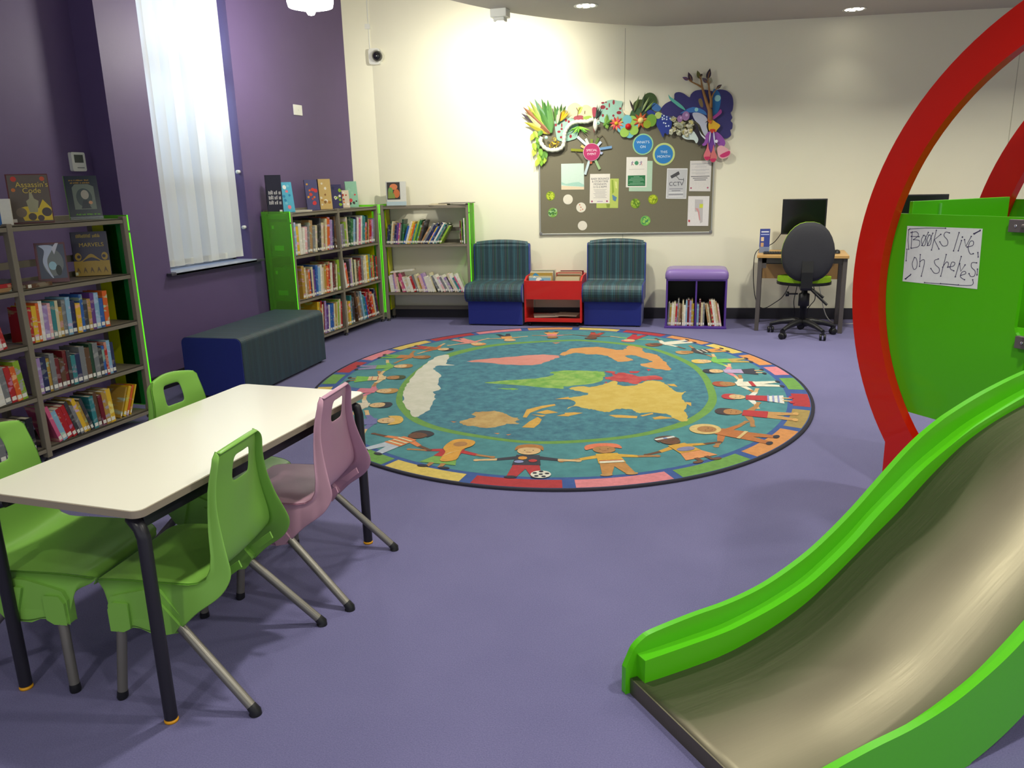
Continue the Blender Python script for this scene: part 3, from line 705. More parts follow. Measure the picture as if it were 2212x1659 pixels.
# ---------------------------------------------------------------- foam chairs
def foam_chair(P,label):
    t=thing('padded_chair',(P[0],P[1],0),R(5.2),label,'seat','teal striped padded chairs against the back wall')
    w=.62
    MB().box(.012,.02,.012,w-.012,.46,.27,M_blue).build('base',t,bevel=.008)
    pr=[(.03,.255)]+arc(.035,.355,.095,250,90,10)+[(.12,.452),(.34,.442),(.365,.45)]+[(.372,.5),(.375,.62),(.378,.78)]+arc(.41,.81,.034,180,60,6)+[(.445,.82),(.465,.6),(.475,.255)]
    b=MB();b.prism(pr,.008,w-.008,M_str_x,Matrix(((0,0,1,0),(1,0,0,0),(0,1,0,0),(0,0,0,1))));
    o=b.build('upholstery',t,bevel=.012,seg=3)
    # crowned top edge of the backrest
    cr=MB();pts=[(w/2+(w/2-.03)*k/8,.412,.828+.022*(1-(k/8)**2)) for k in range(-8,9)]
    cr.tube(pts,.032,M_str_x,12);cr.build('back_crown',t)
    for x0,x1 in ((-.002,.008),(w-.008,w+.002)):
        pr2=[(y,z) for y,z in pr if True]
        MB().prism([(y+ (.006 if y<.2 else 0),z-.006) for y,z in pr],x0,x1,M_blue,Matrix(((0,0,1,0),(1,0,0,0),(0,1,0,0),(0,0,0,1)))).build('side_panel',t,bevel=.004)
    f=MB()
    for x in (.05,w-.05):
        for y in (.06,.42): f.lathe([(.02,0),(.02,.014)],M_black,c=(x,y,0),n=12)
    f.build('glides',t)
foam_chair((-3.08,7.80),'teal striped padded chair with blue base beside the back-wall bookcase')
foam_chair((-1.85,7.98),'teal striped padded chair with blue base, right of the red book bin')
# ---------------------------------------------------------------- red book bin
M_red=mat('red_laminate',(200,24,20),rough=.35,coat=.3)
t=thing('book_bin',(-2.45,7.87,0),R(6.2),'red wooden book bin on castors between the two padded chairs','book bin')
Wb=.606;D=.44
SID=[(0,.045),(D,.045),(D,.52),(.12,.52),(0,.483)]
MY=Matrix(((0,0,1,0),(1,0,0,0),(0,1,0,0),(0,0,0,1)))
for x0,x1 in ((0,.018),(Wb-.018,Wb)): MB().prism(SID,x0,x1,M_red,MY).build('side_panel',t,bevel=.002)
MB().box(.018,.0,.288,Wb-.018,.018,.483,M_red).build('front_panel',t,bevel=.002)
MB().box(.018,D-.016,.29,Wb-.018,D,.52,M_red).build('back_panel',t)
MB().box(.018,.018,.29,Wb-.018,D-.016,.305,M_red).build('tray_floor',t)
MB().box(.018,.018,.305,Wb-.018,.03,.44,M_red).box(Wb*.5-.006,.03,.305,Wb*.5+.006,D-.02,.46,M_red).build('divider',t)
MB().box(.018,.01,.05,Wb-.018,D-.01,.075,M_red).box(.018,.0,.05,Wb-.018,.012,.09,M_red).build('lower_shelf',t,bevel=.002)
for x in (.05,Wb-.05):
    for y in (.05,D-.06):
        MB().lathe([(.0005,-.012),(.02,-.012),(.022,0),(.02,.012),(.0005,.012)],M_black,n=16,M=Matrix.Translation((x,y,.0225))@Matrix.Rotation(PI/2,4,'Y')).box(x-.012,y-.012,.035,x+.012,y+.012,.047,M_black).build('castor',t)
def binpt(x,y,z):
    c,s=math.cos(R(6.2)),math.sin(R(6.2));return (-2.45+c*x-s*y,7.87+s*x+c*y,z)
cl=['pale blue','cream','gold','white','cream','grey','cream','white']
cr_=['dark red','cream','tan','brown','cream','red','cream','dark red']
def d_bin(seed,c): return d_art(seed,c)
rnd=random.Random(4)
for i,cn in enumerate(cl):
    y=.045+i*.043
    display_book(binpt(.16+rnd.uniform(-.008,.008),y,.308),-90+6.2,.24 if i else .225,.20+.014*i if i<2 else .236+.003*i,.016,4,PAL[cn],'%s picture book standing in the left half of red bin, %s from its front'%(cn,ORD[i]),group='picture books in the left half of the red bin',design=d_bin(40+i,[(220,80,80),(90,160,60),(240,240,230),(60,140,190)]) if i<3 else None)
for i,cn in enumerate(cr_):
    y=.045+i*.043
    display_book(binpt(.45+rnd.uniform(-.01,.01),y,.308),-90+6.2,.25,(.16 if i==0 else .20+.006*i),.016,4,PAL[cn],'%s picture book standing in the right half of red bin, %s from its front'%(cn,ORD[i]),group='picture books in the right half of the red bin',design=d_bin(60+i,[(180,90,30),(120,60,30),(200,120,50)]) if i<1 else None)
for i,(x,y,w_,a,cn,lb) in enumerate(((.20,.17,.26,12,(196,188,170),'grey open magazine'),(.44,.18,.24,-8,(150,130,110),'brown magazine'),(.33,.3,.22,30,(120,110,110),'dark magazine'))):
    p=binpt(x,y,.0755+.010*(2-i) if i<2 else .0755);flat_pub((p[0],p[1],.0765+[.012,.024,0][i]),R(6.2+a),w_,.2,.010,cn,lb+' lying flat on the lower shelf of the red bin','magazines on the lower shelf of the red bin')
# ---------------------------------------------------------------- purple book cube
M_pur=mat('purple_painted_board',(82,52,140),rough=.4)
M_lil=mat('lilac_vinyl',(128,104,168),rough=.35,coat=.2)
t=thing('book_cube',(-1.0,8.05,0),R(5.7),'purple storage cube with padded lilac top, holding two rows of books','storage cube')
Wc=.60;Dc=.40
for x0,x1 in ((0,.018),(Wc-.018,Wc)): MB().box(x0,0,.0,x1,Dc,.5,M_pur).build('side_panel',t,bevel=.002)
MB().box(-.008,-.008,0,Wc+.008,Dc,.022,M_pur).build('base',t,bevel=.003)
MB().box(.018,.008,.022,.0,.012,.024,M_pur)
MB().box(Wc/2-.008,.004,.022,Wc/2+.008,Dc-.012,.485,M_pur).build('divider',t)
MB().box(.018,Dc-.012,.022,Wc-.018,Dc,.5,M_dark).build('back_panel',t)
MB().box(0,0,.485,Wc,Dc,.5,M_pur).build('top_board',t)
b=MB();lv=[(0,.5),(-.004,.51),(-.006,.54),(-.002,.565),(.010,.583),(.028,.594),(.05,.600)]
vs=[(x,y,z) for d,z in lv for x,y in rrect(-.006+d,-.006+d,Wc+.006-d,Dc-d,.045,6)];m_=len(rrect(0,0,1,1,.1,6))
b.add(vs,[(i*m_+j,i*m_+(j+1)%m_,(i+1)*m_+(j+1)%m_,(i+1)*m_+j) for i in range(len(lv)-1) for j in range(m_)],M_lil,True)
b.add(vs[-m_:],[list(range(m_))],M_lil,True);b.build('cushion',t,merge=True)
c57,s57=math.cos(R(5.7)),math.sin(R(5.7))
def cpt(x,y,z): return (-1.0+c57*x-s57*y,8.05+s57*x+c57*y,z)
cb1=['grey','gold','white','cream','red','grey','tan','brown','cream','white','pale blue','dark red','lilac','gold','yellow','cream','pale blue','dark grey','cream','tan','cream','white']
cb2=['pale blue','dark red','cream','grey','tan','cream','brown','red','white','cream','tan','pale pink','gold','gold','tan','cream','lime green']
row(cpt(.022,.03,.0225),R(5.7),.265,cb1,(.20,.27),'in the left compartment of purple cube','books in the left compartment of the purple cube',seed=51,ts=(.011,.021),wl=True,leans=[(0,.5,2)])
row(cpt(.312,.03,.0225),R(5.7),.265,cb2,(.22,.27),'in the right compartment of purple cube','books in the right compartment of the purple cube',seed=52,ts=(.012,.022),wl=True,leans=[(.25,1,-10)])
# ---------------------------------------------------------------- desk
M_beech=mat('beech_laminate',(190,148,90),rough=.4,noise=.12,nscale=8,stretch=(1,8,1))
M_dleg=mat('grey_desk_leg',(84,78,76),rough=.4)
t=thing('computer_desk',(-.135,8.06,0),R(.0),'small beech computer desk with grey metal legs by the back wall','desk')
Wk=.83;Dk=.60
MB().box(0,0,.72,Wk,Dk,.748,M_beech).build('desktop',t,bevel=.003)
for x in (.03,Wk-.03):
    for y in (.04,Dk-.05):
        MB().box(x-.02,y-.02,0,x+.02,y+.02,.72,M_dleg).build('leg',t,bevel=.003)
MB().box(.05,Dk-.065,.46,Wk-.05,Dk-.05,.68,M_beech).build('modesty_panel',t)
MB().box(.05,.04,.66,.5,Dk-.1,.674,M_dark).box(.05,.03,.62,.09,.06,.72,M_dleg).build('keyboard_tray',t)
r_=MB();r_.box(.03,.03,.67,Wk-.03,.05,.72,M_dleg);r_.prism([(Wk-.12,.72),(Wk-.05,.72),(Wk-.05,.65)],-.05,-.045,M_dleg,Matrix.Rotation(PI/2,4,'X'));r_.build('rail',t)
# monitor
def monitor(P,rz,label,w=.415,h=.345,low=.17):
    t=thing('monitor',P,rz,label,'computer monitor')
    MB().box(-w/2,0,low,w/2,.028,low+h,M_black).build('casing',t,bevel=.005)
    MB().box(-w/2+.014,-.001,low+.016,w/2-.014,.0005,low+h-.014,mat('screen_off',(12,12,15),rough=.15)).build('screen',t)
    MB().box(-.03,.028,.012,.03,.05,low+.16,M_black).build('neck',t)
    MB().prism(rrect(-.11,-.06,.11,.12,.03),0,.012,M_black).build('foot',t,bevel=.004)
monitor((.282,8.45,.7485),R(1),'black flat computer monitor on the small beech desk')
# leaflet holder, mouse, keyboard, cables
t=thing('leaflet_holder',(-.075,8.30,.7485),R(8),'blue printed leaflet standing in holder at the left of desk','leaflet')
MB().box(-.048,0,.004,.048,.006,.235,mat('blue_leaflet',(62,74,150),rough=.4)).build('leaflet',t)
arts(t,[([(-.036,.06),(-.008,.06),(-.008,.10),(-.036,.10)],(206,160,120)),([(-.036,.115),(-.008,.115),(-.008,.155),(-.036,.155)],(226,200,170)),([(-.04,.175),(.04,.175),(.04,.185),(-.04,.185)],(170,180,230)),([(-.036,.2),(.036,.2),(.036,.212),(-.036,.212)],(226,226,240))],name='print')
MB().box(-.05,-.02,0,.05,.03,.004,M_clear).box(-.05,-.02,.004,.05,-.017,.06,M_clear).build('holder',t)
t=thing('computer_mouse',(.60,8.30,.7485),0,'black computer mouse on the right of the small desk','mouse')
b=MB();b.lathe([(.0005,.034),(.018,.032),(.028,.02),(.03,.0)],M_black,n=20);o=b.build('shell',t);o.scale=(1,1.7,1)
MB().box(-.002,.02,.026,.002,.04,.036,M_dark).build('wheel',t)
t=thing('keyboard',(.12,8.22,.7485),R(2),'black keyboard half hidden behind the office chair','keyboard')
MB().box(-.2,-.07,0,.2,.07,.014,M_black).build('base',t,bevel=.004)
k=MB()
for i in range(16):
    for j in range(5): k.box(-.19+i*.024,-.06+j*.025,.014,-.19+i*.024+.019,-.06+j*.025+.019,.018,M_dark)
k.build('keys',t)
def cable(pts,label,r=.004,c=M_black,nm='cable'):
    P=catmull(pts,6,closed=False)
    return tag(MB().tube(P,r,c,8).build(nm),label,'cable')
cable([(.08,8.47,.93),(.02,8.52,.84),(-.05,8.56,.79),(-.14,8.58,.75),(-.17,8.5,.66),(-.16,8.5,.4),(-.12,8.5,.22),(-.05,8.5,.16),(.06,8.52,.22),(.14,8.5,.3),(.2,8.52,.45),(.22,8.55,.6)],'black cable looping down at the left of the small desk')
cable([(.27,8.5,.62),(.26,8.45,.4),(.24,8.45,.25),(.26,8.5,.1),(.24,8.6,.01)],'black cable hanging behind the office chair column')
cable([(.38,8.5,.6),(.42,8.45,.4),(.44,8.45,.28),(.4,8.5,.2),(.37,8.55,.12),(.38,8.6,.01)],'second black cable hanging right of the office chair column',.004)
cable([(.45,8.5,.5),(.5,8.5,.3),(.56,8.55,.1),(.66,8.62,.006),(.85,8.66,.006),(1.0,8.75,.08),(1.1,8.8,.15)],'pale grey cable running along floor right of the desk',.005,C((190,186,176)))
# second desk behind the play structure, only its monitor shows
t=thing('computer_desk',(1.05,8.22,0),R(2),'second beech desk hidden behind the green play panel','desk')
MB().box(0,0,.72,.83,.60,.748,M_beech).build('desktop',t,bevel=.003)
for x in (.03,.80):
    for y in (.04,.55): MB().box(x-.02,y-.02,0,x+.02,y+.02,.72,M_dleg).build('leg',t)
monitor((1.37,8.62,.7495),R(1),'black monitor peeking over the green play panel',low=.19)
# ---------------------------------------------------------------- office chair
M_ochair=mat('charcoal_chair_fabric',(44,44,50),rough=.8,noise=.15,nscale=120,bump=.3,bscale=500)
M_limef=mat('lime_seat_fabric',(142,186,20),rough=.8,bump=.2,bscale=500)
ox,oy=.315,7.94
t=thing('office_chair',(ox,oy,0),R(2),'black office swivel chair with lime green seat, back to the room','office chair')
b=MB()
N=26
vs=[];rings=[(1.0,.0),(.97,-.018),(.86,-.034),(.6,-.044),(.3,-.048),(.0,-.05)]
def shape(a):
    x=.235*math.copysign(abs(math.cos(a))**.82,math.cos(a));z=.275*math.copysign(abs(math.sin(a))**.9,math.sin(a))
    x*=1-.14*(z/.275 if z>0 else 0)
    return x,z
for (k,dy) in rings:
    for j in range(N):
        x,z=shape(2*PI*j/N);vs.append((x*k,dy-.02+ .09*(x*k)**2*0+.35*(x*k)**2,.80+z*k))
for (k,dy) in reversed(rings[:-1]):
    for j in range(N):
        x,z=shape(2*PI*j/N);vs.append((x*k,-dy*.8+.02+.35*(x*k)**2,.80+z*k))
nr=len(rings)*2-1
b.add(vs,[(i*N+j,i*N+(j+1)%N,(i+1)*N+(j+1)%N,(i+1)*N+j) for i in range(0,0)],M_ochair)
fr=[(i*N+j,i*N+(j+1)%N,(i+1)*N+(j+1)%N,(i+1)*N+j) for i in range(5) for j in range(N)]
b.add([v for v in vs[:6*N]],fr,M_ochair,True)
bk=MB();v2=vs[:N]+[ (shape(2*PI*j/N)[0]*k,.03+dd+.35*(shape(2*PI*j/N)[0]*k)**2,.80+shape(2*PI*j/N)[1]*k) for (k,dd) in ((1.0,0),(.95,.02),(.7,.03),(.0,.03)) for j in range(N)]
bk.add(v2,[(i*N+(j+1)%N,i*N+j,(i+1)*N+j,(i+1)*N+(j+1)%N) for i in range(4) for j in range(N)],M_limef,True)
piv=.28
for q in (b,bk):
    q.v=[(x,y-.10,z) for x,y,z in q.v]
b.build('backrest',t,merge=True);tag(bk.build('back_cushion',t,merge=True),'lime green front of the backrest')
s_=MB();s_.prism([(x*1.0,y) for x,y in arc(0,.16,.245,0,360,28,.225)][:-1],.50,.545,M_limef);tag(s_.build('seat',t,bevel=.02,seg=4),'lime green seat cushion')
MB().prism([(x,y) for x,y in arc(0,.16,.25,0,360,28,.228)][:-1],.475,.503,M_black).build('seat_shell',t,bevel=.012,seg=3)
MB().prism([(-.19,.47),(-.19,.62),(-.155,.78),(-.135,.78),(-.165,.62),(-.16,.49),(.1,.49),(.1,.455),(-.17,.45)],-.05,.05,M_black,MY).build('back_bracket',t,bevel=.006)
MB().lathe([(.03,.09),(.032,.28),(.05,.285),(.05,.40),(.028,.41),(.028,.46)],M_black,n=20).build('gas_column',t)
kn=MB();kn.tube([(-.06,-.02,.40),(-.16,-.04,.40)],.008,M_black,8);kn.lathe([(.0005,0),(.022,0),(.024,.03),(.0005,.032)],M_black,n=8,M=Matrix.Translation((-.14,-.04,.40))@Matrix.Rotation(-PI/2,4,'Y'));kn.build('tension_knob',t)
lv=MB();lv.tube([(.05,-.05,.45),(.2,-.1,.31)],.012,M_black,8);lv.tube([(.04,-.02,.46),(.17,-.04,.37)],.012,M_black,8);lv.build('lever',t)
st=MB()
for k in range(5):
    a=R(-128+72*k);c_a,s_a=math.cos(a),math.sin(a)
    st.tube([(0,0,.12),(.08*c_a,.08*s_a,.135),(.2*c_a,.2*s_a,.115),(.30*c_a,.30*s_a,.085)],[.036,.032,.024,.018],M_black,10)
st.lathe([(.0005,.15),(.045,.145),(.05,.09),(.0005,.085)],M_black,n=20)
base_=st.build('star_base',t)
for k in range(5):
    a=R(-128+72*k);x,y=.30*math.cos(a),.30*math.sin(a)
    c_=MB();Mx=Matrix.Translation((x,y,.031))@Matrix.Rotation(a+.9*k,4,'Z')
    for dx in (-.018,.018): c_.lathe([(.0005,-.011),(.025,-.011),(.03,-.006),(.03,.006),(.025,.011),(.0005,.011)],M_black,n=18,M=Mx@Matrix.Translation((dx,0,0))@Matrix.Rotation(PI/2,4,'Y'))
    c_.box(-.012,-.02,.02,.012,.02,.055,M_black,Mx);c_.build('castor',base_)

# ---------------------------------------------------------------- rug
rcx,rcy=-1.539,5.686
def rugcol(name,c,c2,sc,thr=(.35,.65)):
    c=tuple(int(v*.80) for v in c);c2=tuple(int(v*.80) for v in c2)
    m=mat(name,c,rough=.95,sheen=.1,bump=.4,bscale=300)
    nt=m.node_tree;b=nt.nodes['Principled BSDF'];tc=nt.nodes.new('ShaderNodeTexCoord')
    n=nt.nodes.new('ShaderNodeTexNoise');n.inputs['Scale'].default_value=sc;n.inputs['Detail'].default_value=6;n.inputs['Roughness'].default_value=.7
    nt.links.new(tc.outputs['Object'],n.inputs['Vector'])
    cr=nt.nodes.new('ShaderNodeValToRGB');cr.color_ramp.elements[0].position=thr[0];cr.color_ramp.elements[0].color=rgba(c);cr.color_ramp.elements[1].position=thr[1];cr.color_ramp.elements[1].color=rgba(c2)
    nt.links.new(n.outputs['Fac'],cr.inputs[0]);nt.links.new(cr.outputs[0],b.inputs['Base Color'])
    return m
def rc(c): return rugcol('rug_pile_%d_%d_%d'%c,c,tuple(min(255,int(v*1.1+6)) for v in c),30)
M_sea=rugcol('rug_sea',(40,106,136),(74,150,164),14)
M_field=rugcol('rug_teal_field',(62,136,146),(78,158,164),9)
M_rblue=rugcol('rug_blue_border',(42,82,160),(52,94,172),20)
M_rgreen=rugcol('rug_green_ring',(104,160,60),(122,174,72),20)
M_bind=mat('rug_binding',(30,28,44),rough=.9,bump=.4,bscale=400)
E1=(.286,-.958);E2=(.958,.286)
def ell(t,k,dk=0.0):
    a,b=2.229*k-dk,1.834*k-dk
    return (a*math.cos(t)*E1[0]+b*math.sin(t)*E2[0],a*math.cos(t)*E1[1]+b*math.sin(t)*E2[1])
rg=MB();N=160
ts=[2*PI*i/N for i in range(N)]
rg.prism([ell(t,1,.022) for t in ts],0,.0100,M_rblue)
# dark bound edge
prf=[(0.0,0.0),(0.0,.008),(.008,.0115),(.022,.0112),(.024,.006)]
vs=[(*ell(t,1,d),z) for (d,z) in prf for t in ts]
rg.add(vs,[(i*N+j,(i+1)*N+j,(i+1)*N+(j+1)%N,i*N+(j+1)%N) for i in range(len(prf)-1) for j in range(N)],M_bind,True)
LZ=[.0100]
def lay(poly,m,dz=.00025):
    LZ[0]+=dz;rg.sheet(poly,LZ[0],m)
def layat(poly,m,z): rg.sheet(poly,z,m)
layat([ell(t,1,.172) for t in ts],M_field,.0103)
blocks=[(-0.574,-0.311,'y'),(-0.276,-0.012,'r'),(0.026,0.311,'p'),(0.34,0.597,'g'),(0.628,0.908,'o'),(0.941,1.138,'t'),(1.176,1.33,'r'),(1.384,1.542,'g'),(1.586,1.712,'p'),(1.746,1.927,'o'),(1.971,2.167,'y'),(2.192,2.425,'o'),(2.459,2.694,'r'),(2.73,2.96,'y'),(3.002,-3.02,'o'),(-2.979,-2.715,'p'),(-2.686,-2.434,'r'),(-2.404,-2.184,'y'),(-2.151,-1.957,'p'),(-1.915,-1.736,'r'),(-1.703,-1.561,'g'),(-1.519,-1.393,'y'),(-1.333,-1.182,'o'),(-1.131,-1.037,'g'),(-0.978,-0.881,'r'),(-0.855,-0.59,'g')]
BC={'y':(226,198,96),'r':(180,32,42),'p':(226,132,140),'g':(106,160,66),'o':(220,146,78),'t':(168,140,72)}
for t0,t1,c in blocks:
    d=(t1-t0+PI)%(2*PI)-PI
    k=10;o=[ell(t0+d*i/k,1,.028) for i in range(k+1)];q=[ell(t0+d*i/k,1,.138) for i in range(k,-1,-1)]
    layat(o+q,rc(BC[c]),.0106)
ring_o=[(-0.971,-0.768),(-1.146,-0.228),(-1.216,0.484),(-1.078,0.952),(-0.802,1.263),(-0.276,1.531),(-0.013,1.543),(0.29,1.473),(0.534,1.347),(0.783,1.079),(1.002,0.717),(1.14,0.296),(1.226,-0.18),(1.233,-0.459),(1.192,-0.684),(1.095,-0.933),(0.904,-1.165),(0.712,-1.314),(0.451,-1.448),(0.226,-1.5),(-0.049,-1.476),(-0.327,-1.413),(-0.571,-1.294),(-0.778,-1.08)]
ring_i=[(-0.926,-0.757),(-1.068,-0.327),(-1.138,0.357),(-1.014,0.848),(-0.776,1.183),(-0.259,1.463),(0.002,1.47),(0.305,1.386),(0.534,1.267),(0.773,0.989),(0.97,0.644),(1.087,0.284),(1.167,-0.161),(1.176,-0.382),(1.141,-0.627),(1.05,-0.867),(0.881,-1.111),(0.702,-1.263),(0.438,-1.399),(0.213,-1.456),(-0.05,-1.429),(-0.336,-1.353),(-0.56,-1.224),(-0.748,-1.028)]
layat(catmull(ring_o,8),M_rgreen,.0106)
layat(catmull(ring_i,8),M_sea,.0109)
def cont(pts,c,c2=None,z=.0112):
    m=rugcol('rug_land_%d_%d_%d'%c,c,c2,9,(.4,.6)) if c2 else rc(c)
    rnd=random.Random(len(pts));P=catmull(pts,5);P=[(x+rnd.uniform(-.010,.010),y+rnd.uniform(-.010,.010)) for x,y in P]
    layat(P,m,z)
cont([(-1.146,0.633),(-1.223,0.581),(-1.204,0.227),(-1.123,-0.142),(-1.048,-0.435),(-0.951,-0.696),(-0.831,-0.927),(-0.721,-1.066),(-0.63,-1.167),(-0.61,-0.995),(-0.675,-0.763),(-0.736,-0.611),(-0.778,-0.552),(-0.757,-0.459),(-0.84,-0.312),(-0.928,-0.057),(-1.043,0.086),(-1.074,0.233),(-0.941,0.285),(-1.038,0.333)],(222,220,200),(236,232,216))
cont([(-0.898,0.443),(-0.743,0.582),(-0.563,0.709),(-0.423,0.799),(-0.292,0.848),(-0.172,0.809),(-0.203,0.643),(-0.262,0.472),(-0.331,0.421),(-0.517,0.402),(-0.69,0.433)],(226,140,124),(232,152,140))
cont([(-0.188,0.87),(-0.173,0.985),(-0.14,1.14),(-0.023,1.219),(0.105,1.256),(0.255,1.171),(0.334,1.224),(0.33,1.37),(0.474,1.302),(0.512,1.132),(0.643,1.034),(0.705,0.879),(0.752,0.751),(0.83,0.515),(0.754,0.511),(0.651,0.552),(0.553,0.639),(0.64,0.763),(0.539,0.89),(0.439,0.99),(0.386,0.93),(0.472,0.791),(0.363,0.711),(0.273,0.857),(0.169,0.947),(0.064,0.934),(-0.054,0.97),(-0.116,0.906),(-0.132,0.842)],(220,150,78),(228,164,92))
cont([(-0.507,-0.205),(-0.307,-0.082),(-0.14,0.015),(-0.05,0.135),(-0.087,0.233),(0.028,0.314),(0.197,0.339),(0.315,0.328),(0.35,0.194),(0.347,-0.0),(0.249,-0.105),(0.13,-0.19),(0.124,-0.252),(-0.065,-0.243),(-0.309,-0.227)],(112,176,62),(164,200,96))
cont([(-0.342,-0.355),(-0.275,-0.328),(-0.194,-0.33),(-0.226,-0.363)],(120,180,66))
cont([(0.325,0.339),(0.388,0.365),(0.426,0.271),(0.463,0.333),(0.557,0.289),(0.622,0.236),(0.726,0.299),(0.803,0.199),(0.728,0.156),(0.662,0.103),(0.633,-0.001),(0.584,0.017),(0.543,0.045),(0.486,0.051),(0.404,0.089),(0.367,0.158),(0.419,0.209),(0.384,0.29)],(190,40,52),(214,84,80),.0118)
for q in ([(0.51,0.393),(0.594,0.412),(0.585,0.348),(0.53,0.335)],[(0.632,0.496),(0.671,0.496),(0.66,0.427)],[(0.387,0.009),(0.408,0.021),(0.412,-0.022)]): layat(q,rc((190,40,52)),.0118)
cont([(0.171,-0.242),(0.242,-0.153),(0.333,-0.15),(0.401,-0.036),(0.456,0.063),(0.515,-0.054),(0.615,-0.056),(0.668,0.066),(0.729,0.144),(0.808,0.106),(0.878,-0.023),(0.955,-0.161),(1.003,-0.133),(0.996,-0.3),(1.054,-0.473),(1.054,-0.619),(1.091,-0.804),(1.065,-0.858),(1.005,-0.798),(0.965,-0.726),(0.859,-0.696),(0.761,-0.733),(0.72,-0.678),(0.629,-0.67),(0.566,-0.767),(0.478,-0.736),(0.416,-0.716),(0.339,-0.675),(0.29,-0.752),(0.317,-0.619),(0.272,-0.543),(0.216,-0.492),(0.304,-0.418),(0.348,-0.338),(0.245,-0.284)],(218,186,74),(228,198,96),.0115)
for q in ([[(0.586,-0.827),(0.647,-0.809),(0.773,-0.806),(0.775,-0.855),(0.642,-0.871)],[(0.298,-0.847),(0.356,-0.818),(0.415,-0.821),(0.345,-0.905),(0.316,-0.918)],[(0.786,-0.792),(0.853,-0.711),(0.865,-0.736),(0.804,-0.807)],[(0.868,-0.818),(0.916,-0.771),(1.005,-0.798),(0.889,-0.854)],[(0.851,0.05),(0.902,0.072),(0.938,-0.009),(0.883,0.007)],[(1.032,-0.402),(1.073,-0.407),(1.083,-0.496),(1.049,-0.45)],[(0.057,-1.009),(0.03,-0.833),(0.102,-0.726),(0.178,-0.659),(0.195,-0.692),(0.122,-0.782),(0.076,-0.901),(0.084,-1.011)],[(0.113,-0.883),(0.167,-0.806),(0.254,-0.849),(0.178,-0.907)],[(0.116,-1.217),(0.125,-1.09),(0.15,-0.981),(0.191,-1.025),(0.201,-1.116),(0.192,-1.208)],[(0.262,-0.926),(0.326,-0.84),(0.344,-0.919)],[(0.148,-0.54),(0.228,-0.456),(0.241,-0.518)],[(0.096,-0.938),(0.192,-0.929),(0.179,-0.968)]]):
    IS=globals().get('IS',.0116)+.00004;layat(q,rc((214,166,66)),IS)
cont([(-0.303,-1.188),(-0.266,-1.111),(-0.249,-1.065),(-0.301,-0.984),(-0.197,-0.927),(-0.122,-0.92),(-0.036,-0.999),(0.052,-1.054),(0.032,-1.105),(0.081,-1.146),(0.003,-1.168),(-0.073,-1.274),(-0.19,-1.268),(-0.268,-1.245)],(190,148,80),(216,180,112))
for q in ([[(-0.37,-1.201),(-0.327,-1.202),(-0.339,-1.226)],[(-0.018,-1.365),(0.019,-1.356),(0.012,-1.382)],[(0.064,-1.374),(0.093,-1.357),(0.084,-1.388)],[(-0.389,1.366),(-0.313,1.394),(-0.341,1.319)]]): layat(q,rc((206,130,70)),.0112)
SK={'l':(222,184,130),'m':(178,124,68),'d':(104,62,36),'t':(196,146,80)}
def kid(feet,head,skin,hair,top,bot,wid=1.0,shoes=(30,30,50),al=-.52,ar=.52,ay=.50,hood=False,skirt=False,extra=None,hairbig=1.0,sleeve=None,face=True):
    F=Vector((*feet,));Hd=Vector((*head,));h=(Hd-F).length;up=(Hd-F)/h;rt_=Vector((up.y,-up.x))
    def T(P): return [tuple(F+rt_*(x*h*wid)+up*(y*h)) for x,y in P]
    z=[.0112]
    def L(P,c):
        z[0]+=.00022;layat(T(P),rc(c),z[0])
    s=SK[skin];sl=sleeve or top
    for sg,a in ((-1,al),(1,ar)):
        L([(sg*.09,.64),(a*.62,ay+.06),(a*.62,ay-.01),(sg*.1,.54)],sl)
        L([(a*.6,ay+.055),(a*.95,ay+.03),(a*1.0,ay),(a*.95,ay-.02),(a*.6,ay-.005)],s)
        L(disc2(a*1.0,ay,.035,10),s)
    if skirt: L([(-.12,.42),(.12,.42),(.22,.14),(-.22,.14)],bot);L([(-.10,.16),(-.04,.16),(-.05,.03),(-.10,.03)],s);L([(.10,.16),(.04,.16),(.05,.03),(.10,.03)],s)
    else:
        L([(-.13,.40),(.13,.40),(.17,.06),(.07,.05),(0,.26),(-.07,.05),(-.17,.06)],bot)
    L(disc2(-.13,.035,.065,12,.035),shoes);L(disc2(.13,.035,.065,12,.035),shoes)
    L([(-.12,.66),(.12,.66),(.145,.36),(-.145,.36)],top)
    if hood: L(disc2(0,.82,.2,24,.18),hair);L(disc2(0,.8,.12,18,.11),s)
    else:
        L(catmull([(-.15*hairbig,.80),(-.13*hairbig,.95),(0,1.0),(.13*hairbig,.95),(.15*hairbig,.80),(.10,.84),(-.10,.84)],3),hair)
        L(disc2(0,.79,.125,20,.125),s)
        L(catmull([(-.135,.83),(-.1,.94),(0,.975),(.1,.94),(.135,.83),(.06,.885),(-.06,.885)],3),hair)
    if face:
        for sx_ in (-.045,.045): L(disc2(sx_,.80,.009,6),(50,34,30))
        L([(-.045,.75),(0,.728),(.045,.75),(0,.738)],(150,50,40))
    if extra: extra(L)
def stripes_x(c,ys,w=.012,x=.13): return lambda L:[L([(-x,y),(x,y),(x,y+w),(-x,y+w)],c) for y in ys]
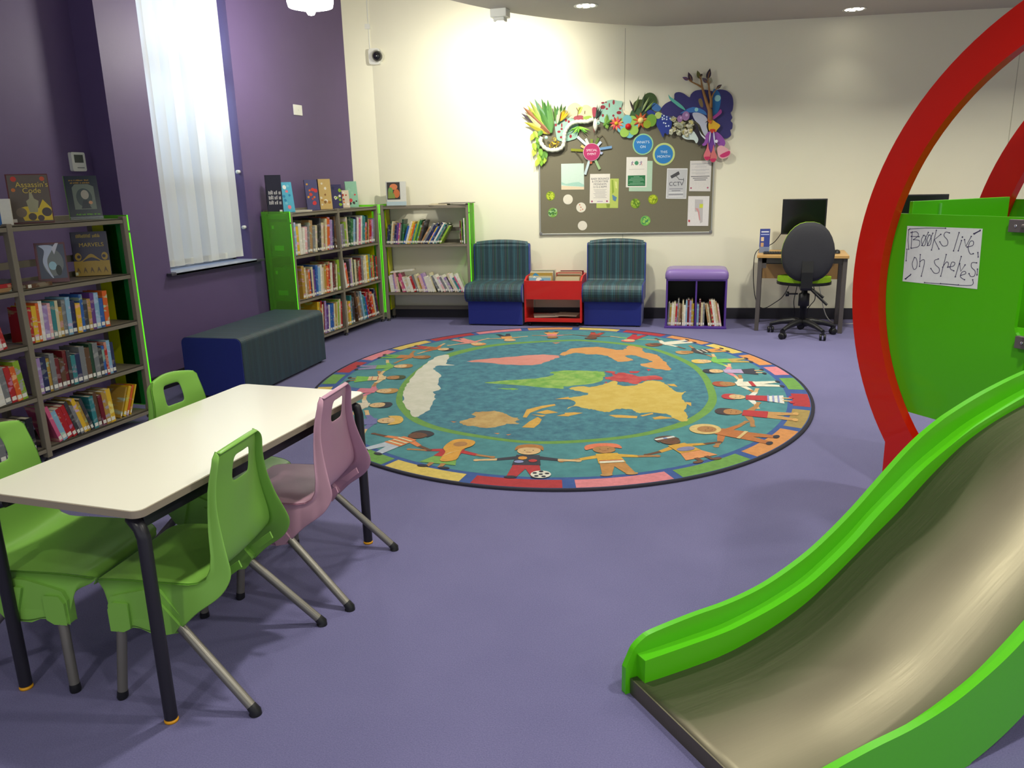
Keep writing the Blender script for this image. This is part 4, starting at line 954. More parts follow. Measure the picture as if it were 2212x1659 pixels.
kids=[
 ([(-1.632,0.902),(-1.192,0.847)],'l',(40,32,40),(200,110,50),(190,60,50),dict(extra=stripes_x((120,40,30),(.44,.5,.56)))),
 ([(-1.734,0.47),(-1.27,0.516)],'m',(150,100,50),(190,120,60),(110,170,70),dict()),
 ([(-1.73,0.011),(-1.28,0.183)],'l',(170,120,60),(120,180,80),(140,130,170),dict(shoes=(30,40,60))),
 ([(-1.595,-0.37),(-1.168,-0.193)],'m',(60,70,30),(230,200,150),(120,190,70),dict(skirt=True,extra=stripes_x((200,60,50),(.42,.52)))),
 ([(-1.517,-0.69),(-1.039,-0.599)],'l',(190,140,70),(214,120,140),(60,90,160),dict(skirt=True)),
 ([(-1.371,-1.088),(-0.912,-0.946)],'l',(30,34,50),(226,214,190),(120,110,160),dict()),
 ([(-1.137,-1.461),(-0.684,-1.246)],'l',(226,180,80),(110,110,170),(190,190,200),dict(hairbig=1.3)),
 ([(-0.601,-1.878),(-0.412,-1.434)],'d',(40,34,44),(232,130,70),(190,200,214),dict(extra=stripes_x((240,226,180),(.4,.48,.56),.03))),
 ([(-0.143,-2.021),(-0.134,-1.528)],'m',(50,36,30),(190,36,44),(120,176,80),dict(skirt=True,extra=lambda L:(L(catmull([(-.16,.8),(-.13,.95),(0,1.0),(.13,.95),(.16,.8),(.1,.62),(.16,.3),(.0,.22),(-.06,.5),(-.14,.62)],4),(222,160,54)),L(disc2(0,.81,.085,16,.09),SK['m']),L([(-.05,.34),(.02,.52),(.1,.64),(.0,.50)],(240,226,180))))),
 ([(0.383,-2.044),(0.261,-1.518)],'l',(180,116,50),(40,42,60),(186,36,44),dict(extra=lambda L:(L(disc2(-.05,.56,.05,8),(226,150,50)),L(disc2(-.08,.45,.05,10,.04),(140,150,200)),L(disc2(.06,.48,.045,10),(190,40,44)),L(disc2(.16,.1,.1,18,.1),(236,230,214)),[L(disc2(.16+dx,.1+dy,.024,6),(30,30,50)) for dx,dy in ((0,0),(.06,.02),(-.06,.03),(.03,-.06),(-.04,-.05),(0,.07))]))),
 ([(0.855,-1.876),(0.652,-1.401)],'m',(232,120,80),(222,172,50),(196,136,66),dict(hairbig=1.35,extra=lambda L:(L([(-.13,.36),(.13,.36),(.13,.42),(-.13,.42)],(240,226,200)),L([(-.13,.42),(.13,.42),(.13,.44),(-.13,.44)],(190,60,40))),shoes=(196,146,80))),
 ([(1.281,-1.548),(0.972,-1.188)],'d',(90,56,44),(216,162,52),(232,150,90),dict(skirt=True,extra=lambda L:(L([(-.14,.88),(.14,.88),(.14,.93),(-.14,.93)],(226,226,220)),L(disc2(0,.46,.12,14,.07),(130,130,170)),L(disc2(0,.90,.03,8),(120,140,190))),shoes=(110,66,40))),
 ([(1.624,-1.099),(1.123,-0.956)],'m',(222,190,120),(190,110,50),(190,110,50),dict(hood=True,extra=stripes_x((222,190,130),(.36,),.04,.15))),
 ([(1.759,-0.591),(1.241,-0.568)],'m',(60,44,50),(186,30,40),(196,146,80),dict(shoes=(214,164,90),sleeve=(178,124,68))),
 ([(1.741,-0.185),(1.26,-0.198)],'l',(190,40,50),(186,36,50),(228,228,220),dict(skirt=True,sleeve=(232,230,220),extra=stripes_x((140,150,200),(.2,.27,.34),.025,.18),shoes=(190,30,50))),
 ([(1.666,0.246),(1.175,0.125)],'m',(170,70,40),(232,226,206),(232,226,206),dict(extra=stripes_x((180,30,40),(.4,),.06,.14))),
 ([(1.542,0.609),(1.071,0.519)],'l',(40,40,56),(180,160,200),(40,40,60),dict(skirt=True,sleeve=(226,130,150))),
 ([(1.421,0.998),(0.956,0.832)],'l',(226,190,90),(120,190,80),(190,160,80),dict(shoes=(30,34,54))),
 ([(1.204,1.372),(0.794,1.142)],'m',(196,150,90),(60,56,60),(222,150,70),dict(extra=stripes_x((220,214,200),(.42,.52),.03))),
 ([(0.878,1.698),(0.494,1.404)],'d',(140,80,40),(234,226,206),(234,226,206),dict()),
 ([(0.36,1.917),(0.285,1.529)],'l',(226,120,110),(190,30,44),(190,30,44),dict(sleeve=(120,190,90),wid=1.1)),
 ([(-0.069,1.947),(-0.076,1.584)],'d',(80,50,30),(120,60,40),(190,60,40),dict(wid=1.1)),
 ([(-0.541,1.892),(-0.432,1.547)],'m',(120,80,50),(226,130,130),(228,160,70),dict(skirt=True)),
 ([(-0.983,1.673),(-0.791,1.341)],'l',(226,180,120),(226,160,80),(30,40,60),dict()),
 ([(-1.373,1.354),(-0.992,1.109)],'l',(226,150,80),(226,140,130),(226,140,130),dict()),
]
for pts,sk,hr,tp,bt,kw in kids: kid(pts[0],pts[1],sk,hr,tp,bt,**kw)
o=rg.build('area_rug',loc=(rcx,rcy,0.0));tag(o,'large oval rug with a world map ringed by children holding hands','rug')

# ---------------------------------------------------------------- table
M_top=mat('white_laminate',(240,237,220),rough=.28,coat=.2)
M_tedge=mat('taupe_table_edge',(148,136,118),rough=.4)
tx0,tx1,ty0,ty1=-2.172,-1.571,1.537,2.805
t=thing('school_table',((tx0+tx1)/2,(ty0+ty1)/2,0),0,'white rectangular children’s table with dark steel legs in the left foreground','table')
a,b_=(tx1-tx0)/2,(ty1-ty0)/2;zt=.673
MB().prism(rrect(-a,-b_,a,b_,.03,6),zt-.022,zt-.0015,M_tedge).build('edge_band',t,bevel=.003)
tag(MB().prism(rrect(-a+.004,-b_+.004,a-.004,b_-.004,.028,6),zt-.0035,zt,M_top).build('tabletop',t),'white laminate top')
r_=MB()
for x in (-a+.045,a-.045): r_.box(x-.0125,-b_+.05,zt-.07,x+.0125,b_-.05,zt-.0225,M_leg)
for y in (-b_+.16,b_-.16): r_.box(-a+.05,y-.0125,zt-.07,a-.05,y+.0125,zt-.0225,M_leg)
r_.build('underframe',t,bevel=.003)
for sx in (-1,1):
    for sy in (-1,1):
        lx,ly=sx*(a-.022),sy*(b_-.03)
        l=MB();l.tube([(lx-sx*.05,ly-sy*.012,zt-.045),(lx-sx*.028,ly-sy*.004,zt-.048),(lx-sx*.008,ly,zt-.062),(lx,ly,zt-.09),(lx,ly,.012)],[.015,.018,.019,.019,.019],M_leg,18)
        lg=l.build('leg',t)
        MB().lathe([(.0005,0),(.0195,0),(.0205,.005),(.0195,.009),(.0005,.009)],mat('yellow_foot',(214,150,20),rough=.5),c=(lx,ly,0),n=18).build('foot',lg)

# ---------------------------------------------------------------- school chairs
ST=[((-.014,.768),(-.030,.760),.112),((-.009,.750),(-.033,.742),.126),((-.006,.728),(-.031,.722),.130),((.003,.69),(-.025,.69),.135),((.008,.655),(-.023,.655),.141),((.010,.60),(-.023,.606),.150),((.008,.54),(-.039,.531),.163),((.001,.47),(-.057,.474),.178),((.003,.43),(-.071,.434),.186),((.016,.403),(-.069,.404),.191),((.042,.389),(-.041,.357),.196),((.07,.385),(.003,.325),.199),((.095,.385),(.041,.30),.200),((.125,.385),(.077,.263),.200),((.155,.385),(.108,.232),.200),((.19,.385),(.150,.222),.200),((.225,.385),(.199,.221),.200),((.26,.385),(.238,.236),.199),((.295,.384),(.265,.238),.198),((.325,.382),(.285,.224),.196),((.352,.378),(.333,.222),.192),((.372,.373),(.334,.305),.186),((.388,.365),(.352,.330),.176),((.400,.352),(.390,.338),.155)]
TL=[-1,-.93,-.75,-.34,-.2,0,.2,.34,.75,.93,1]
def school_chair(P,head,m,label,group):
    """local x forward, y to the left, z up; head = heading of forward in degrees"""
    t=thing('school_chair',(P[0],P[1],0),R(head),label,'chair',group)
    b=MB();K=len(ST);T=len(TL);vs=[]
    for (i,(inn,out,w)) in enumerate(ST):
        z_=inn[1]
        back=max(0,min(1,(z_-.42)/.2))
        seat=1-back
        for tt in TL:
            q=1-tt*tt
            f=inn[0]-.030*q*back*(1 if i>1 else .8);z=z_-.012*q*seat*(1 if i<K-3 else .2)+(.016*q if i<=1 else .006*q if i==2 else 0)
            wz=w
            vs.append((f,tt*wz,z))
    fs=[]
    for i in range(K-1):
        for j in range(T-1):
            if 2<=i<4 and 3<=j<7: continue
            fs.append((i*T+j,i*T+j+1,(i+1)*T+j+1,(i+1)*T+j))
    b.add(vs,fs,m,True)
    base=len(vs)
    # side flanges and top flange, sharing the seat rim
    o_=len(b.v)
    for sd in (0,T-1):
        s=-1 if sd==0 else 1
        st=len(b.v)
        for i,(inn,out,w) in enumerate(ST):
            fl=.004+.016*max(0,min(1,(.40-out[1])/.15))
            b.v.append((out[0],s*(w+fl),out[1]))
        for i in range(K-1):
            q=(i*T+sd,(i+1)*T+sd,st+i+1,st+i)
            b.f.append(list(q if s>0 else q[::-1]));b.m.append(b.mi(m));b.sm.append(True)
        if s<0: sL=st
        else: sR=st
    # top flange
    tf=len(b.v)
    for tt in TL: b.v.append((ST[0][1][0]-.024*(1-tt*tt),tt*(ST[0][2]+.002),ST[0][1][1]+.014*(1-tt*tt)))
    for j in range(T-1): b.f.append([j,tf+j,tf+j+1,j+1]);b.m.append(0);b.sm.append(True)
    # hand hole lip and front nose lip
    nf=len(b.v)
    for tt in TL: b.v.append((ST[-1][1][0]-.008,tt*(ST[-1][2]+.002),ST[-1][1][1]-.022+.01*tt*tt))
    for j in range(T-1): b.f.append([(K-1)*T+j,(K-1)*T+j+1,nf+j+1,nf+j]);b.m.append(0);b.sm.append(True)
    o=b.build('seat_shell',t,merge=True,solid=.006,subsurf=2)
    # moulded leg sockets standing proud of each side
    for s in (-1,1):
        sk=MB();Mx=Matrix(((1,0,0,0),(0,0,s,0),(0,1,0,0),(0,0,0,1)))
        for pl,a0,a1 in (([(.334,.224),(.335,.305),(.322,.335),(.29,.345),(.205,.366),(.158,.368),(.085,.272),(.112,.232),(.155,.223),(.20,.222),(.235,.237),(.26,.238),(.285,.224)],.186,.2165),
                         ([(.330,.226),(.330,.298),(.315,.322),(.262,.322),(.262,.24),(.286,.226)],.2,.226),
                         ([(.195,.345),(.165,.345),(.098,.262),(.118,.236),(.155,.226)],.2,.226)):
            sk.prism(pl,a0,a1,m,Mx)
        sk.build('leg_socket',t,bevel=.007,seg=3)
        MB().prism([(-.04,.42),(-.048,.398),(.0,.362),(.03,.368)],.098,.104,m,Mx).build('gusset',t)
    for s in (-1,1):
        for top,bot in (((.140,s*.205,.285),(-.118,s*.243,.018)),((.298,s*.205,.30),(.322,s*.230,.014))):
            l=MB();l.tube([top,bot],.0148,M_cleg,16);lg=l.build('leg',t)
            d=(Vector(bot)-Vector(top)).normalized()
            f=MB();f.tube([Vector(bot)-d*.012,Vector(bot)+d*.008,Vector((bot[0]-.004*(1 if bot[0]<0 else 0),bot[1],.0015))],[.0155,.017,.019 if bot[0]<0 else .016],M_black,14);f.build('foot',lg)
    return t
M_cleg=mat('grey_metallic_chair_leg',(128,124,116),rough=.35,metal=.6)
M_cg=mat('green_chair_plastic',(124,176,74),rough=.38,spec=.4,bump=.06,bscale=900)
M_cp=mat('dusky_pink_chair_plastic',(184,140,160),rough=.38,spec=.4,bump=.06,bscale=900)
gs='moulded school chairs round the white table'
school_chair((-1.527,1.886),188,M_cg,'green moulded school chair at the near right side of the white table',gs)
school_chair((-1.545,2.488),187,M_cp,'dusky pink school chair with hand hole, at the right side of the white table',gs)
school_chair((-2.338,1.775),9,M_cg,'green moulded school chair at the near left side of the white table',gs)
school_chair((-2.27,2.52),-2,M_cg,'green moulded school chair at the far left side, before the bookcase end',gs)

# ---------------------------------------------------------------- play structure with slide
M_pg=mat('bright_green_board',(80,180,14),rough=.32,coat=.25,bump=.05,bscale=700)
M_pr=mat('bright_red_board',(206,24,6),rough=.32,coat=.25,bump=.05,bscale=700)
def steel():
    m=mat('brushed_steel_slide',(128,122,104),rough=.40,metal=1.0)
    nt=m.node_tree;b=nt.nodes['Principled BSDF'];tc=nt.nodes.new('ShaderNodeTexCoord');mp=nt.nodes.new('ShaderNodeMapping');mp.inputs['Scale'].default_value=(60,1.2,1.2)
    n=nt.nodes.new('ShaderNodeTexNoise');n.inputs['Scale'].default_value=6;n.inputs['Detail'].default_value=5
    nt.links.new(tc.outputs['Object'],mp.inputs[0]);nt.links.new(mp.outputs[0],n.inputs['Vector'])
    mr=nt.nodes.new('ShaderNodeMapRange');mr.inputs['To Min'].default_value=.44;mr.inputs['To Max'].default_value=.6
    nt.links.new(n.outputs['Fac'],mr.inputs['Value']);nt.links.new(mr.outputs[0],b.inputs['Roughness'])
    bp=nt.nodes.new('ShaderNodeBump');bp.inputs['Strength'].default_value=.06;bp.inputs['Distance'].default_value=.001;nt.links.new(n.outputs['Fac'],bp.inputs['Height']);nt.links.new(bp.outputs[0],b.inputs['Normal'])
    return m
M_steel=steel()
PA=math.atan2(-.722,.692)
t=thing('play_slide',(.57,3.96,0),PA,'green and steel indoor slide with two big red hoops and green panels on the right','play structure')
XZ=Matrix(((1,0,0,0),(0,0,1,0),(0,1,0,0),(0,0,0,1)))   # polygon (u,z) extruded along local y
def hoop(y0,y1):
    out=arc(.97,1.02,1.24,218.4,-38.4,90);inn=arc(.97,1.02,1.09,-62,242,90)
    poly=out+[(1.94,0),(1.46,0)]+inn+[(.48,0),(0,0)]
    MB().prism(poly,y0,y1,M_pr,XZ).build('hoop',t,bevel=.003,seg=2)
hoop(0,.05);hoop(.80,.85)
fp=MB()
# front panel with an opening above the slide, in pieces round the opening
def ring_u(z,r=1.16): return .97-math.sqrt(r*r-(z-1.02)**2)
left=[(ring_u(z),z) for z in (.41,.55,.7,.85,1.0,1.15,1.32)]
fp.prism([(.503,.87),(.503,.41)]+left+[(.503,1.32)],.052,.072,M_pg,XZ)
fp.prism([(1.94-.503,.87),(1.94-.503,.41)]+[(1.94-u,z) for u,z in left]+[(1.94-.503,1.32)],.052,.072,M_pg,XZ)
fp.prism([(.503,1.185),(1.437,1.185),(1.437,1.32),(.503,1.32)],.052,.072,M_pg,XZ)
fp.prism([(.503,.41),(1.437,.41),(1.437,.70),(.56,.70),(.56,.83),(.53,.84),(.511,.86),(.503,.88)],.052,.072,M_pg,XZ)
fp.build('front_panel',t)
MB().box(-.058,.074,.41,-.038,.76,1.374,M_pg).build('side_panel',t,bevel=.002)
MB().box(1.978,.074,.41,1.998,.76,1.374,M_pg).build('side_panel',t,bevel=.002)
MB().box(-.038,.25,1.0,-.032,.262,1.36,mat('pale_green_edge',(110,190,90),rough=.4)).build('edge_strip',t)
MB().prism([(.10,.41),(1.84,.41)]+[(1.94-u,z) for u,z in left[1:]]+[(1.94-ring_u(1.36),1.36),(ring_u(1.36),1.36)]+left[1:][::-1],.852,.872,M_pg,XZ).build('back_panel',t)
MB().box(.06,.075,.715,1.88,.80,.74,M_pg).build('platform',t)
M_brk=mat('grey_bracket',(120,112,112),rough=.4,metal=.5)
for (u,z) in ((.477,1.287),(.565,.828)):
    k=MB();k.box(u-.04,.030,z-.025,u+.04,.052,z+.025,M_brk);k.lathe([(.0005,0),(.007,0),(.006,.004),(.0005,.005)],M_chrome,n=10,M=Matrix.Translation((u-.01,.0305,z))@Matrix.Rotation(PI/2,4,'X'))
    k.build('bracket',t,bevel=.002)
MB().tube([(.585,.015,1.287),(.585,.015,.828)],.012,M_brk,14).tube([(.50,.02,1.287),(.585,.015,1.287)],.009,M_brk,10).build('handrail',t)
# slide: profiles as (distance from the foot, height)
BED=[(0,.052),(.13,.050),(.3,.054),(.42,.072),(.54,.102),(.65,.142),(.75,.195),(.85,.256),(.95,.318),(1.05,.379),(1.13,.435),(1.20,.484),(1.3,.545),(1.38,.585),(1.47,.619),(1.56,.646),(1.65,.668),(1.8,.70),(1.95,.722),(2.06,.735)]
OUT=[(.0,.13),(.012,.15),(.04,.17),(.08,.182),(.23,.195),(.36,.20),(.48,.216),(.58,.243),(.70,.29),(.80,.345),(.90,.41),(.98,.47),(1.06,.53),(1.13,.58),(1.20,.622),(1.27,.655),(1.34,.682),(1.5,.73),(1.71,.775),(1.9,.80),(2.05,.82)]
INN=[(.02,.128),(.19,.131),(.30,.134),(.38,.142),(.52,.168),(.66,.210),(.76,.26),(.86,.320),(.96,.392),(1.06,.457),(1.17,.525),(1.28,.578),(1.37,.617),(1.46,.648),(1.66,.702),(1.85,.74),(2.05,.76)]
BOT=[(2.05,.58),(1.9,.57),(1.7,.535),(1.5,.485),(1.35,.42),(1.2,.335),(1.06,.24),(.95,.16),(.86,.105),(.78,.062),(.70,.03),(.62,.008),(.55,.0),(-.02,0.0)]
X0=.742;WW=.64
DZ=Matrix(((0,0,1,0),(1,0,0,-1.958),(0,1,0,0),(0,0,0,1)))     # polygon (d,z) extruded along local x
outer=[(-.02,.09)]+catmull(OUT,4,closed=False)+catmull(BOT,3,closed=False)
for (x0,x1) in ((X0-.02,X0),(X0+WW,X0+WW+.02)):
    MB().prism(outer,x0,x1,M_pg,DZ).build('slide_side',t,bevel=.003,seg=2)
inner=catmull(INN,4,closed=False)+[(d,z-.012) for d,z in BED[::-1] if d>.01]+[(.02,.040)]
for (x0,x1) in ((X0+.0005,X0+.042),(X0+WW-.042,X0+WW-.0005)):
    MB().prism(inner,x0,x1,M_pg,DZ).build('inner_rail',t,bevel=.0025,seg=2)
bd=MB();B=catmull(BED,3,closed=False)
bx0,bx1=X0+.003,X0+WW-.003
vs=[]
for d,z in B: vs+=[(bx0,d-1.958,z),(bx1,d-1.958,z)]
bd.add(vs,[(2*i,2*i+1,2*i+3,2*i+2) for i in range(len(B)-1)],M_steel,True)
bd.box(bx0,-1.962,.0,bx1,-1.957,.052,M_steel)
bd.build('slide_bed',t,solid=.002)
# paper sign taped on the panel
sg=thing('paper_sign',(.57+.722*.0515,3.96+.692*.0515,0),PA,'white handwritten sign reading Books live on shelves, taped to the green panel','sign')
SC=[(-0.0397,1.2659),(0.3179,1.2688),(0.327,1.0183),(-0.0351,1.0147)]
MB().prism(SC,-.0004,-.0012,C((226,226,226),.6),XZ).build('paper',sg)
STK=[[(-0.0102,1.2403),(-0.0082,1.1688)],[(-0.0164,1.2372),(0.0107,1.2419),(0.0229,1.2266),(0.0005,1.2066)],[(0.0005,1.2066),(0.0309,1.2032),(0.0288,1.178),(-0.0068,1.1677)],[(-0.013,1.2202),(0.0262,1.2211)],[(0.0486,1.2279),(0.0406,1.2088),(0.0488,1.1838),(0.0601,1.1857),(0.0623,1.21),(0.0549,1.2282),(0.0486,1.2279)],[(0.0456,1.1836),(0.0704,1.2424)],[(0.075,1.2304),(0.068,1.2104),(0.0753,1.1866),(0.0862,1.1906),(0.0884,1.2143),(0.0826,1.2307),(0.075,1.2304)],[(0.0729,1.1853),(0.0928,1.2396)],[(0.1085,1.2531),(0.0955,1.1665)],[(0.1322,1.2371),(0.1037,1.2123),(0.1309,1.1733)],[(0.1719,1.2451),(0.1534,1.2475),(0.1482,1.2313),(0.1669,1.2131),(0.1677,1.1923),(0.1476,1.1877),(0.1313,1.2045)],[(0.2161,1.2483),(0.2007,1.1698)],[(0.2314,1.2157),(0.2224,1.1718)],[(0.2335,1.2309),(0.2342,1.2298)],[(0.2448,1.2202),(0.2542,1.1923),(0.2728,1.2351)],[(0.2603,1.1905),(0.2845,1.1984),(0.2845,1.2155),(0.271,1.2136),(0.2654,1.1865),(0.2777,1.1627),(0.2912,1.1647)],[(0.0146,1.1272),(0.0066,1.1005),(0.0163,1.0747),(0.0299,1.0822),(0.0307,1.1083),(0.022,1.126),(0.0146,1.1272)],[(0.0428,1.1425),(0.0447,1.0899)],[(0.0446,1.1117),(0.0615,1.1222),(0.0673,1.1055),(0.0589,1.0474)],[(0.1332,1.13),(0.1161,1.1219),(0.1221,1.1044),(0.1426,1.0893),(0.1418,1.0712),(0.1217,1.0671),(0.1023,1.0857)],[(0.1685,1.1521),(0.1542,1.0566)],[(0.1585,1.0963),(0.1732,1.1198),(0.1836,1.1151),(0.182,1.0983)],[(0.1885,1.1),(0.2088,1.1061),(0.213,1.1197),(0.1985,1.1207),(0.1947,1.0939),(0.2126,1.0855)],[(0.2389,1.149),(0.2229,1.061)],[(0.2358,1.1183),(0.2446,1.0862),(0.2608,1.1149)],[(0.2469,1.0689),(0.2679,1.0785),(0.2632,1.0879),(0.25,1.0812),(0.2465,1.0622),(0.2666,1.0522)],[(0.3109,1.1277),(0.2905,1.1265),(0.2907,1.1077),(0.3086,1.0931),(0.3079,1.0725),(0.2923,1.0689),(0.2834,1.08)],[(-0.0297,1.2492),(-0.0282,1.2021),(-0.0194,1.1623)],[(-0.0249,1.2528),(0.0586,1.2609),(0.1514,1.2638)],[(0.2826,1.2472),(0.3088,1.2622)],[(0.2861,1.2463),(0.308,1.26)],[(-0.0217,1.0278),(0.0046,1.0503)],[(-0.0182,1.027),(0.0012,1.0453)],[(0.0784,1.0205),(0.1816,1.0245),(0.2967,1.0312),(0.3032,1.0558)],[(0.157,1.0242),(0.2415,1.0275)],[(0.3109,1.1704),(0.3144,1.1525)],[(0.3182,1.102),(0.3191,1.0779)],[(-0.0287,1.1617),(-0.0266,1.1095)]]
ink=MB();M_ink=mat('violet_black_marker',(52,44,84),rough=.6)
for st_ in STK:
    sm_=catmull([tuple(p) for p in st_],5,closed=False) if len(st_)>=4 else st_
    ink.tube([(u,-.0014,z) for u,z in sm_],.0013,M_ink,6)
    for u,z in (st_[0],st_[-1]):
        ink.prism(disc2(u,z,.0027,10),-.0012,-.0024,M_ink,XZ)
ink.build('handwriting',sg)

# ---------------------------------------------------------------- notice board and its papers
BU0,BU1,BZ0,BZ1=1.283,3.121,.917,2.09
M_felt=mat('grey_felt',(116,111,92),rough=.95,noise=.06,nscale=200,bump=.3,bscale=600)
M_alu=mat('aluminium_frame',(186,186,178),rough=.35,metal=.6)
t=wall_thing('notice_board',(BU0+BU1)/2,BZ0,label='large grey felt notice board with aluminium frame on the cream back wall',cat='notice board')
hw=(BU1-BU0)/2;hb=BZ1-BZ0
MB().box(-hw+.01,-.012,.01,hw-.01,-.001,hb-.01,M_felt).build('felt',t)
f=MB()
for a0,a1,b0,b1 in ((-hw,hw,0,.016),(-hw,hw,hb-.016,hb),(-hw,-hw+.016,.016,hb-.016),(hw-.016,hw,.016,hb-.016)): f.box(a0,-.02,b0,a1,-.001,b1,M_alu)
f.build('frame',t,bevel=.003)
for x in (-hw,hw-.03):
    for z in (-.001,hb-.029): MB().box(x-.001,-.022,z,x+.031,-.0008,z+.03,mat('grey_corner_cap',(120,120,120),rough=.5)).build('corner_cap',t,bevel=.003)
RXm=Matrix.Rotation(PI/2,4,'X')
def wp(name,label,cat,layers,off=.0135,group=None,relief=True):
    """layers: (poly in wall u,z ; colour ; thickness [; extra distance from the wall])"""
    P=layers[0][0];u0=sum(p[0] for p in P)/len(P);z0=sum(p[1] for p in P)/len(P)
    mb=MB();acc=0
    for i,l in enumerate(layers):
        th=l[2];ex=l[3] if len(l)>3 else i*.0006
        mb.prism([(u-u0,z-z0) for u,z in l[0]],ex,ex+th,C(l[1],.5) if not hasattr(l[1],'node_tree') else l[1],RXm)
    o=mb.build(name);o.location=W2(u0,off,z0);o.rotation_euler=(0,0,PSI)
    tag(o,label,cat,group);o['_o']=0;del o['_o']
    return o,u0,z0
def q(a,b,c,d): return [a,b,c,d]
def put_text(o,u0,z0,off,items,col):
    for s,u,z,size in items: text_obj('print',s,size,C(col,.6),o,(u-u0,-off,z-z0))
pap=.0005
# pale aqua poster
A_=[(1.525,1.662),(1.767,1.662),(1.77,1.39),(1.525,1.393)]
W_=[(1.527,1.475),(1.575,1.453),(1.647,1.466),(1.712,1.471),(1.768,1.442),(1.77,1.421),(1.676,1.429),(1.604,1.433),(1.527,1.447)]
B_=[(1.526,1.437),(1.618,1.428),(1.77,1.418),(1.77,1.391),(1.525,1.394)]
wp('poster','plain pale aqua poster with a soft wave, left on the grey notice board','poster',[(A_,(196,216,202),pap),(W_,(160,200,184),.0002),(B_,(218,200,168),.0002)])
# baby bounce poster over green picture
G_=[(1.902,1.258),(1.904,1.432),(2.053,1.498),(2.137,1.496),(2.132,1.191),(1.902,1.195)]
G2=[[(2.06,1.484),(2.078,1.484),(2.089,1.359),(2.068,1.339)],[(2.095,1.47),(2.117,1.462),(2.121,1.393),(2.103,1.401)],[(2.068,1.332),(2.118,1.303),(2.105,1.262),(2.076,1.276)],[(2.005,1.236),(2.048,1.235),(2.041,1.2),(2.013,1.2)]]
o,u0,z0=wp('picture_sheet','yellow green reed picture sheet behind the baby poster','poster',[(G_,(180,194,96),pap)]+[(g,c,.0002) for g,c in zip(G2,((140,164,60),(206,212,130),(90,130,160),(130,150,60)))])
P_=[(1.833,1.55),(2.045,1.548),(2.042,1.243),(1.829,1.246)]
o,u0,z0=wp('poster','white poster about baby bounce and storytime on the notice board','poster',[(P_,(222,216,204),pap)],off=.0148)
cu=(P_[0][0]+P_[1][0])/2;zt_=P_[0][1];wd_=P_[1][0]-P_[0][0]
put_text(o,u0,z0,.0008,[('BABY BOUNCE',cu,zt_-.052,.028),('& STORYTIME',cu,zt_-.080,.028),('MONDAYS',cu,zt_-.108,.028),('2.15-2.45PM',cu,zt_-.136,.028)],(70,70,84))
ln=MB()
for i in range(7): ln.box(cu-u0-.07+.01*(i%3),-.0009,zt_-z0-.165-.014*i,cu-u0+.07-.012*(i%2),-.0006,zt_-z0-.161-.014*i,C((160,156,156),.6))
for du in (-.085,.075): ln.prism(disc2(cu-u0+du,zt_-z0-.285,.010,10),.0006,.0009,C((160,70,110),.6),RXm)
ln.box(cu-u0-.03,-.0009,zt_-z0-.29,cu-u0+.03,-.0006,zt_-z0-.282,C((170,150,180),.6));ln.build('small_print',o)
# wildlife style poster with green block over mint sheet
M1=[(2.242,1.63),(2.433,1.67),(2.486,1.667),(2.484,1.358),(2.245,1.363)]
wp('picture_sheet','plain mint sheet behind the poster with the green block','poster',[(M1,(176,204,178),pap)])
P2=[(2.215,1.712),(2.432,1.708),(2.428,1.401),(2.212,1.405)];GB=[(2.231,1.525),(2.413,1.524),(2.414,1.415),(2.231,1.417)];CG=(2.32,1.65)
o,u0,z0=wp('poster','white poster with a dark green block and small figures at its top','poster',[(P2,(224,220,210),pap),(GB,(36,112,66),.0003),(disc2(CG[0],CG[1],.021,16),(70,140,100),.0003)],off=.0148)
gc=((GB[0][0]+GB[1][0])/2,GB[0][1])
fg=MB()
for du,s in ((-.042,1),(.045,-1)):
    fg.tube([(CG[0]-u0+du,-.0012,CG[1]-z0+.02),(CG[0]-u0+du-.004*s,-.0012,CG[1]-z0),(CG[0]-u0+du-.012,-.0012,CG[1]-z0-.022)],.0025,C((110,80,150),.6),6)
    fg.tube([(CG[0]-u0+du-.004*s,-.0012,CG[1]-z0),(CG[0]-u0+du+.01,-.0012,CG[1]-z0-.022)],.0025,C((190,90,90),.6),6)
    fg.tube([(CG[0]-u0+du-.014,-.0012,CG[1]-z0+.006),(CG[0]-u0+du+.014,-.0012,CG[1]-z0+.01)],.002,C((110,80,150),.6),6)
fg.build('figures',o)
ln=MB()
for i,wl_ in enumerate((.03,.06,.075,.08,.04,.07,.085)): ln.box(gc[0]-u0-wl_,-.0018,gc[1]-z0-.016-.013*i,gc[0]-u0+wl_,-.0014,gc[1]-z0-.012-.013*i,C((150,190,160),.6))
ln.box(gc[0]-u0-.08,-.001,gc[1]-z0+.06,gc[0]-u0+.08,-.0007,gc[1]-z0+.064,C((180,176,170),.6));ln.build('small_print',o)
# CCTV notice
P3_=[(2.637,1.588),(2.847,1.583),(2.842,1.274),(2.632,1.28)]
P3i=[(2.644,1.58),(2.842,1.575),(2.836,1.283),(2.641,1.288)]
cam1=[(2.671,1.511),(2.756,1.557),(2.769,1.526),(2.733,1.507),(2.686,1.484)]
arm=[(2.733,1.507),(2.758,1.482),(2.758,1.474),(2.812,1.471)];brk=[(2.807,1.488),(2.811,1.488),(2.813,1.45),(2.807,1.451)]
ct=(2.74,1.427)
o,u0,z0=wp('cctv_notice','grey notice with a camera drawing and the letters CCTV','notice',[(P3_,(226,226,226),pap),(P3i,(190,190,192),.0002),(cam1,(74,74,78),.0003),(brk,(74,74,78),.0003)])
MB().tube([(u-u0,-.0012,z-z0) for u,z in arm],.003,C((74,74,78),.5),6).build('camera_arm',o)
put_text(o,u0,z0,.0012,[('CCTV',ct[0]-.006,ct[1],.057)],(60,60,70))
ln=MB()
